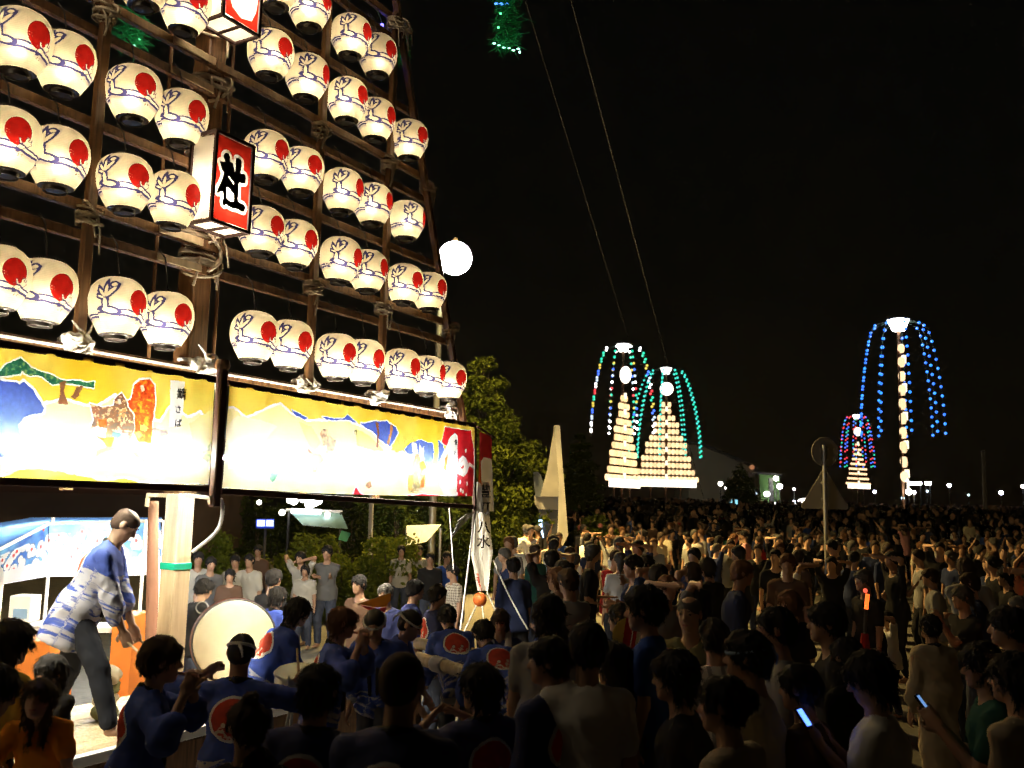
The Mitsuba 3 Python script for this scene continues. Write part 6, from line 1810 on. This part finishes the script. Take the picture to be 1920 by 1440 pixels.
figure('bald-topped man from behind with a pale collar, left of the white T-shirt', 1030, 1152, -14, H=1.66, hair='bob', skin='skin_mid', top='tee', top_mat='cloth_grey', seed=30)
labels[list(labels)[-1]]['label'] = 'big dark head with pale collar left of the white T-shirt man'
figure('woman in black facing left between the white T-shirt and the bun woman', 1262, 1268, 74, H=1.58, hair='bob', skin='skin_light', top='tee', top_mat='cloth_black', seed=31, head=(0, 6, 0))
figure('woman with bun hair and grey T-shirt low in the right foreground', 1352, 1322, 48, H=1.55, hair='bun', skin='skin_mid', top='tee', top_mat='cloth_beige', seed=32, head=(26, 4, 0))
fh = figure('man with pale blue headband and cream shirt facing left', 1398, 1232, 66, H=1.66, hair='short', skin='skin_mid', top='tee', top_mat='cloth_cream', seed=33, head=(10, 2, 0))
headband(fh, 'cloth_light_blue')
figure('person in striped white T-shirt from behind, left of the blue headband', 1338, 1196, 6, H=1.62, hair='short', skin='skin_mid', top='tee', top_mat='striped_cloth', seed=34, dist=5.4)
figure('man in light open shirt facing left behind the blue headband', 1450, 1180, 76, H=1.68, hair='short', skin='skin_mid', top='shirt', top_mat='cloth_grey', seed=35, head=(8, 0, 0))
fk = figure('boy in teal blue shirt facing left, raised above the crowd', 1206, 1142, 70, H=1.35, hs=.158, base=.45, hair='short', skin='skin_mid', top='tee', top_mat='cloth_blue', seed=36, head=(8, 8, 0))
single('step_stool', 'low wooden box the boy in teal stands on', 'box', box(fk['root'] - ZZ * .225, (.5, .4, .448), None, .01), 'stained_wood')
figure('old man with thin hair facing the camera, behind the fan', 1292, 1152, 150, H=1.64, hair='thin', hair_mat='hair_grey', skin='skin_mid', top='shirt', top_mat='cloth_olive', seed=37, head=(0, 2, 0))
ff = figure('woman hidden behind the red and yellow fan', 1162, 1160, 40, H=1.58, hair='bun', skin='skin_light', top='tee', top_mat='cloth_black', seed=38, head=(20, 4, 0), dist=6.6, hands={1: (.05, .26, .76)})


def fan(label, c, r, mats, tilt):
    key = thing('paper_fan', label, 'fan')
    X, Y = unit(RIGHT * math.cos(tilt) + ZZ * math.sin(tilt)), unit(ZZ * math.cos(tilt) - RIGHT * math.sin(tilt))
    disc = Polygon([(r * math.cos(t) * .95, r * math.sin(t)) for t in np.linspace(0, 2 * PI, 28, endpoint=False)])
    put(key, 'left_leaf', extrude(disc.intersection(sbox(-r, -r, -r * .35, r)), .004, c, X, Y), mats[0])
    put(key, 'middle_leaf', extrude(disc.intersection(sbox(-r * .35, -r, r * .35, r)), .004, c, X, Y), mats[1])
    put(key, 'right_leaf', extrude(disc.intersection(sbox(r * .35, -r, r, r)), .004, c, X, Y), mats[2])
    put(key, 'handle', bar(c - Y * r * .9, c - Y * r * 1.9, .02, .006, Y), 'pale_wood')
    put(key, 'lettering', extrude(unary_union([sbox(r * .08, -r * .6, r * .14, r * .6), sbox(r * .5, -r * .45, r * .56, r * .5)]), .001, c + np.cross(X, Y) * .0045, X, Y), 'cloth_white')


fan('red yellow and white paper fan in the crowd', at(1181, 1192, 6.3), .125, ('cloth_yellow', 'cloth_red', 'cloth_cream'), -.15)
key = thing('paper_fan', 'bright orange folded fan catching the light behind the band', 'fan')
c = at(704, 1126, 7.9)
put(key, 'leaf', extrude(Polygon([(-.14, -.03), (.10, .055), (.13, .06), (.13, .0), (.11, -.02), (.10, -.05), (.02, -.06)]), .006, c, unit(RIGHT), ZZ), 'cloth_orange')
put(key, 'rib', bar(c + RIGHT * -.15 - ZZ * .035, c + RIGHT * .13 + ZZ * .065, .01, .012), 'pale_wood')
put(key, 'underside', extrude(Polygon([(-.14, -.035), (.02, -.068), (.10, -.055), (.08, -.10), (-.02, -.10)]), .006, c + (0, .01, 0), unit(RIGHT), ZZ), 'cloth_red')
fp = figure('woman with thick black hair in white T-shirt looking down at a phone', 1626, 1272, 62, H=1.60, hair='bob', skin='skin_light', top='tee', top_mat='cloth_white', seed=39, girth=1.05, head=(10, 22, 0), hands={0: (-.02, .17, .725), 1: (.07, .165, .72)}, fine_hands=True, curl=.8)


def phone(label, c, n, rgb, sz=(.05, .1)):
    key = thing('phone', label, 'phone')
    n = unit(n)
    X = unit(np.cross(n, ZZ))
    Y = np.cross(X, n) * -1
    R = np.stack([X, Y, np.cross(X, Y)], 1)
    put(key, 'case', box(c, (sz[0], sz[1], .014), R, .004), 'black_paint')
    put(key, 'screen', box(c + np.cross(X, Y) * .0075 * np.sign(np.cross(X, Y) @ n), (sz[0] * .86, sz[1] * .8, .001), R), 'bulb_glass', emit=rgb, weight=.15)


c = (palm_at(fp, 0) + palm_at(fp, 1)) / 2 + np.array([-.05, -.05, .05])
PHONE_AT = c
phone('glowing blue phone held low by the woman in white', c, np.array([.55, -.55, .62]), (.25, .6, 3.2))
figure('figure in long pale robe seen from behind, right of the phone woman', 1742, 1176, 10, H=1.62, hair='short', hair_mat='hair_black', skin='skin_mid', top='robe', top_mat='cloth_beige', bottom=None, seed=40, head=(12, 0, 0), dist=7.4)
figure('man in dark clothes with face turned left, centre of the right crowd', 1546, 1168, 78, H=1.68, hair='short', skin='skin_mid', top='tee', top_mat='cloth_black', seed=41, head=(8, 2, 0))
figure('tall dark man with a bag in front of the phone woman', 1586, 1232, 30, H=1.66, hair='short', skin='skin_tan', top='tee', top_mat='cloth_black', seed=42, dist=5.2)
fg = figure('woman with long hair in dark green facing left at the right', 1838, 1248, 70, H=1.58, hair='long', skin='skin_mid', top='tee', top_mat='cloth_dark_green', seed=43, head=(10, 10, 0), hands={0: (-.05, .17, .72), 1: (.06, .17, .72)})
c = (palm_at(fg, 0) + palm_at(fg, 1)) / 2 + np.array([-.03, 0, .05])
phone('small dim blue phone held by the woman in dark green', c, np.array([.6, -.5, .6]), (.12, .25, .5), (.045, .08))
figure('man with pale collar at the right edge, looking left', 1886, 1176, 66, H=1.68, hair='short', skin='skin_mid', top='shirt', top_mat='cloth_grey', seed=44, head=(10, 4, 0))
figure('large dark head at the right edge, nearest there', 1896, 1272, 30, H=1.60, hair='bob', skin='skin_mid', top='tee', top_mat='cloth_beige', seed=45, head=(20, 4, 0))
figure('person in a dark shirt between the bun woman and the phone woman', 1496, 1290, 50, H=1.50, hair='short', skin='skin_tan', top='tee', top_mat='cloth_brown', seed=46, head=(10, 6, 0))
figure('child in red and blue between the two front women', 1208, 1290, 60, H=1.25, hs=.16, hair='bob', skin='skin_mid', top='tee', top_mat='cloth_red', seed=47, dist=4.9)
figure('dark young man behind the boy with the red disc', 1040, 1198, 20, H=1.62, dist=5.9, hair='spiky', skin='skin_mid', top='happi', top_mat='happi_blue', seed=48)
mat('cloth_dim_white', (0.40, 0.38, 0.33), .85)
# ---- onlookers by the hedge, behind the band
mat('cloth_charcoal_grey', (.10, .10, .10), .85)
RAISE = {0: (-.10, .17, .90), 1: (.10, .17, .90)}
CROSS = {0: (.07, .12, .69), 1: (-.07, .13, .70)}
for lab, px, py, yaw, H, dd, top, tm, kw in (
        ('onlooker in white shirt against the pale post', 372, 1042, 200, 1.66, 11.2, 'shirt', 'cloth_dim_white', {}),
        ('onlooker in grey shirt right of the pale post', 395, 1068, 210, 1.60, 11.0, 'tee', 'cloth_charcoal_grey', {}),
        ('person in brown top in front of the white-shirted pair', 430, 1090, 190, 1.45, 10.6, 'tee', 'cloth_brown', {'hair': 'bob'}),
        ('onlooker in pale shirt, left of the white-shirted pair', 440, 1062, 185, 1.58, 11.8, 'shirt', 'cloth_dim_white', {}),
        ('onlooker in white shirt, right of the white-shirted pair', 466, 1062, 170, 1.60, 11.8, 'shirt', 'cloth_dim_white', {}),
        ('head of a person half hidden in the hedge', 483, 1036, 180, 1.62, 14.0, 'tee', 'cloth_brown', {}),
        ('dark man between the drum and the hedge', 515, 1080, -30, 1.68, 9.4, 'tee', 'cloth_black', {}),
        ('girl in pale shirt taking a photograph by the hedge', 563, 1040, 160, 1.52, 12.4, 'tee', 'cloth_dim_white', {'hair': 'bob', 'hands': RAISE}),
        ('small girl below the one taking a photograph', 572, 1064, 175, 1.35, 12.0, 'tee', 'cloth_dim_white', {'hair': 'bob'}),
        ('man in grey shirt with crossed arms standing tall by the hedge', 613, 1030, 172, 1.72, 12.2, 'tee', 'cloth_charcoal_grey', {'hands': CROSS}),
        ('dark-haired person in dark brown beside the hedge', 672, 1090, 150, 1.60, 9.6, 'tee', 'cloth_brown', {}),
        ('grey-haired man with a red neckcloth behind the orange fan', 722, 1108, 160, 1.62, 8.8, 'happi', 'happi_navy', {'hair_mat': 'hair_grey'}),
        ('young man in dark happi facing right behind the logs', 780, 1100, -70, 1.66, 9.0, 'happi', 'happi_navy', {}),
        ('second young man in dark happi facing right behind the logs', 822, 1116, -70, 1.64, 8.8, 'happi', 'happi_navy', {'hair': 'spiky'}),
        ('person in patterned blue shirt behind the ropes', 846, 1086, 120, 1.62, 10.5, 'tee', 'checked_cloth', {}),
        ('person in white in front of the white awning', 752, 1042, 190, 1.62, 15, 'tee', 'cloth_dim_white', {}),
        ('person in cream shirt right of the white awning', 786, 1044, 200, 1.60, 15.5, 'tee', 'cloth_dim_white', {}),
        ('person in dark shirt under the white awning', 806, 1062, 180, 1.62, 13, 'tee', 'cloth_black', {}),
        ('person in blue shirt left of the hanging banner', 838, 1060, 200, 1.62, 13.4, 'tee', 'cloth_blue', {})):
    figure(lab, px, py + 6, yaw, H=H, dist=dd + (1.5 if dd > 10 else 0), skin='skin_tan', top=top, top_mat=tm, lod=1, seed=px, hair_mat=kw.pop('hair_mat', 'hair_black'), **({'hair': 'short'} | kw))
# ---------------------------------------------------------------- the crowd on the square
PROTO = []
for k_, kw in enumerate((dict(hair='short'), dict(hair='bob', girth=.94), dict(hair='short', lean=7, feet={0: (-.06, .08, .045), 1: (.07, -.1, .045)}), dict(hair='long', girth=.93, head=(25, 4, 0)), dict(hair='short', hands={0: (-.10, .19, .95), 1: (.08, .19, .95)}),
                         dict(hair='short', hands=CROSS, girth=1.1), dict(hair='bun', girth=.95, head=(-25, 2, 0)), dict(hair='spiky', head=(20, 8, 0), twist=12), dict(hair='crop', girth=1.12, lean=2), dict(hair='pony', girth=.94, hands={0: (-.02, .2, .78), 1: (.16, .02, .55)}), dict(hair='short', hands={1: (.13, .14, 1.06)}, head=(0, -8, 0)), dict(hair='bob', girth=.92, twist=-15, hands={0: (.02, .17, .62), 1: (.13, .1, .56)}))):
    ver = []
    for lod in (1, 2):
        parts, info = person_mesh(H=1.64, lod=lod, seed=60 + k_, top=('tee', 'shirt')[k_ % 3 == 2], **kw)
        ver.append(({n: mikit.ply(m, None, smooth=True, uv=uv) for n, (m, uv) in parts.items()}, info))
    PROTO.append(ver)
rg = np.random.default_rng(77)
spots = []
keep_off = [(p[0], p[1]) for p in people_at]


def free(x, y, r):
    return all((x - a) ** 2 + (y - b) ** 2 > r * r for a, b in keep_off)


def try_spot(px, dist, r):
    g = on_ground(px, dist)
    if not free(g[0], g[1], r):
        return
    q = g - TOW
    u, w = q @ DU, q @ NW
    if -3.5 < u < 2.2 and -1.4 < w < 2.6:
        return
    keep_off.append((g[0], g[1]))
    spots.append((px, dist, g[0], g[1]))


# a loose gap in the crowd where the lit ground shows, before the spire's crowd
GAPS = [(on_ground(1640, 8.3)[:2], .85), (on_ground(1690, 7.0)[:2], .7), (on_ground(1320, 15.0)[:2], 1.25), (on_ground(1520, 9.0)[:2], .7)]
for a, r in GAPS:
    pass


def in_gap(px, dist):
    g = on_ground(px, dist)
    return any(np.hypot(g[0] - a[0], (g[1] - a[1]) * .6) < r for a, r in GAPS)


for _ in range(7500):
    dist = 7.6 * math.exp(rg.uniform(0, math.log(38 / 7.6)))
    px = rg.uniform(955, 1990) if dist > 9.5 else rg.uniform(1000, 1990)
    if dist > 17:
        px = rg.uniform(985, 1990)
    if dist > 26 and rg.uniform() < .35:
        px = rg.uniform(1180, 1990)
    if dist < 12.5 and rg.uniform() < .35:
        continue
    if in_gap(px, dist) or len(spots) >= 285:
        continue
    try_spot(px, dist, .50 + .011 * dist)
ZONES = [(1130, 'by the spire'), (1300, 'under the green lit tower'), (1420, 'before the hall'), (1548, 'left of the sign pole'), (1700, 'right of the sign pole'), (9999, 'at far right')]
RANKS = [(11, 'near rows'), (15, 'middle rows'), (20, 'lit rows'), (26, 'rear rows'), (99, 'last rows')]
COLS_ = ['white', 'cream', 'grey', 'black', 'navy', 'blue', 'dark green', 'brown', 'red', 'beige', 'pink', 'olive', 'light blue']
WT = np.array([.10, .04, .08, .38, .18, .05, .04, .05, .02, .02, .01, .03, .01])
WL = np.array([.30, .14, .10, .16, .08, .05, .02, .03, .02, .05, .02, .02, .03])
WL /= WL.sum()
WT /= WT.sum()
crowd = {}
for px, dist, x, y in sorted(spots):
    kind = int(rg.integers(len(PROTO)))
    colr = COLS_[rg.choice(len(COLS_), p=WL if 14 < dist < 24 and px < 1330 else WT)]
    if (dist < 13 or dist > 25 or (px > 1400 and dist < 21)) and colr in ('white', 'cream', 'beige', 'light blue', 'pink') and rg.uniform() < .75:
        colr = ('black', 'navy', 'brown', 'grey')[int(rg.integers(4))]
    z_ = next(n for lim, n in ZONES if px < lim)
    r_ = next(n for lim, n in RANKS if dist < lim)
    crowd.setdefault((colr, r_, z_), []).append((px, dist, x, y, kind))
for (colr, r_, z_), lst in crowd.items():
    for i, (px, dist, x, y, kind) in enumerate(lst):
        a = 'person in ' + colr
        lab = f'{a}, {r_} {z_}' if len(lst) == 1 else f'{a}, {WORDS[min(i, 19)]} from left of {len(lst)}, {r_} {z_}'
        key = thing('person', lab, 'person', 'crowd on the square')
        shp, info = PROTO[kind][0 if dist < 11.5 else 1]
        child = rg.uniform() < .13
        sc = rg.uniform(.66, .8) if child else rg.uniform(.93, 1.06)
        yaw = rg.choice([20, 60, 95, 150, 195, -60, -110], p=[.12, .27, .24, .12, .08, .1, .07]) + rg.uniform(-25, 25)
        if dist > 14:
            yaw = rg.choice([90, 180, 215, 150, 40, -60], p=[.2, .26, .14, .18, .12, .1]) + rg.uniform(-25, 25)
        tw = T().translate([float(x), float(y), float(ground_z(x, y))]).rotate([0, 0, 1], float(yaw)).scale(float(sc))
        sk = list(SKIN)[int(rg.integers(3))]
        hm = ('hair_black', 'hair_black', 'hair_dark_brown', 'hair_dark_brown', 'hair_brown', 'hair_grey')[int(rg.integers(6))]
        bm = ('denim', 'cloth_black', 'cloth_navy', 'cloth_beige', 'denim', 'cloth_charcoal', 'cloth_black')[int(rg.integers(7))]
        for n, s_ in shp.items():
            mm = {'body': sk, 'hair': hm}.get(n) or ('cloth_' + colr.replace(' ', '_') if MATNAME[n] == 'top' else bm)
            put(key, n, None, mm, shape=s_, tw=tw)
# the far mass of people that nobody could count
n = 1500
V, F, C = [], [], []
hd = trimesh.creation.icosphere(subdivisions=1, radius=1.0)
bd = lathe([(0, 1.45), (.09, 1.43), (.21, 1.36), (.24, 1.2), (.19, .95), (.2, .75), (.18, .1), (0, .1)], 8)
off = 0
for _ in range(n):
    dist = math.sqrt(rg.uniform(34 ** 2, 96 ** 2))
    px = rg.uniform(1050 if dist < 60 else 1000, 2000)
    g = on_ground(px, dist)
    sc = rg.uniform(.85, 1.08)
    z0 = float(ground_z(g[0], g[1]))
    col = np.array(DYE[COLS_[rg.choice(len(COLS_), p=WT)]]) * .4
    hv = np.array(hd.vertices) * (.095, .11, .13) + (rg.uniform(-.03, .03), 0, 1.58)
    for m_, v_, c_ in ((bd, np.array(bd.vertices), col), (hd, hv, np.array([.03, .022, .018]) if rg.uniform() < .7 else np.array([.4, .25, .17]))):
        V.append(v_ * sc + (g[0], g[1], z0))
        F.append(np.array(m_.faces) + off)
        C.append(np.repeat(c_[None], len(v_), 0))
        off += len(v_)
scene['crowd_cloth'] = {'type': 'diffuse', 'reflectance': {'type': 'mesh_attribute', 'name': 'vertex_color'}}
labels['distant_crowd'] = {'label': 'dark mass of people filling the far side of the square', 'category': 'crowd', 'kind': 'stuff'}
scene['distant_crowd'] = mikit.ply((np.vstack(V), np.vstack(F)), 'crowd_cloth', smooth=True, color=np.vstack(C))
# ---------------------------------------------------------------- thin evening haze
scene['haze_medium'] = {'type': 'homogeneous', 'albedo': {'type': 'rgb', 'value': [.95, .95, .95]}, 'sigma_t': .0003, 'scale': 1.0}
scene['haze'] = {'type': 'cube', 'to_world': T().translate([65, 200, 11]).scale([330, 275, 13.5]), 'bsdf': {'type': 'null'}, 'interior': {'type': 'ref', 'id': 'haze_medium'}}
labels['haze'] = {'label': 'thin night haze over the square', 'category': 'haze', 'kind': 'stuff'}
scene['camera']['medium'] = {'type': 'ref', 'id': 'haze_medium'}
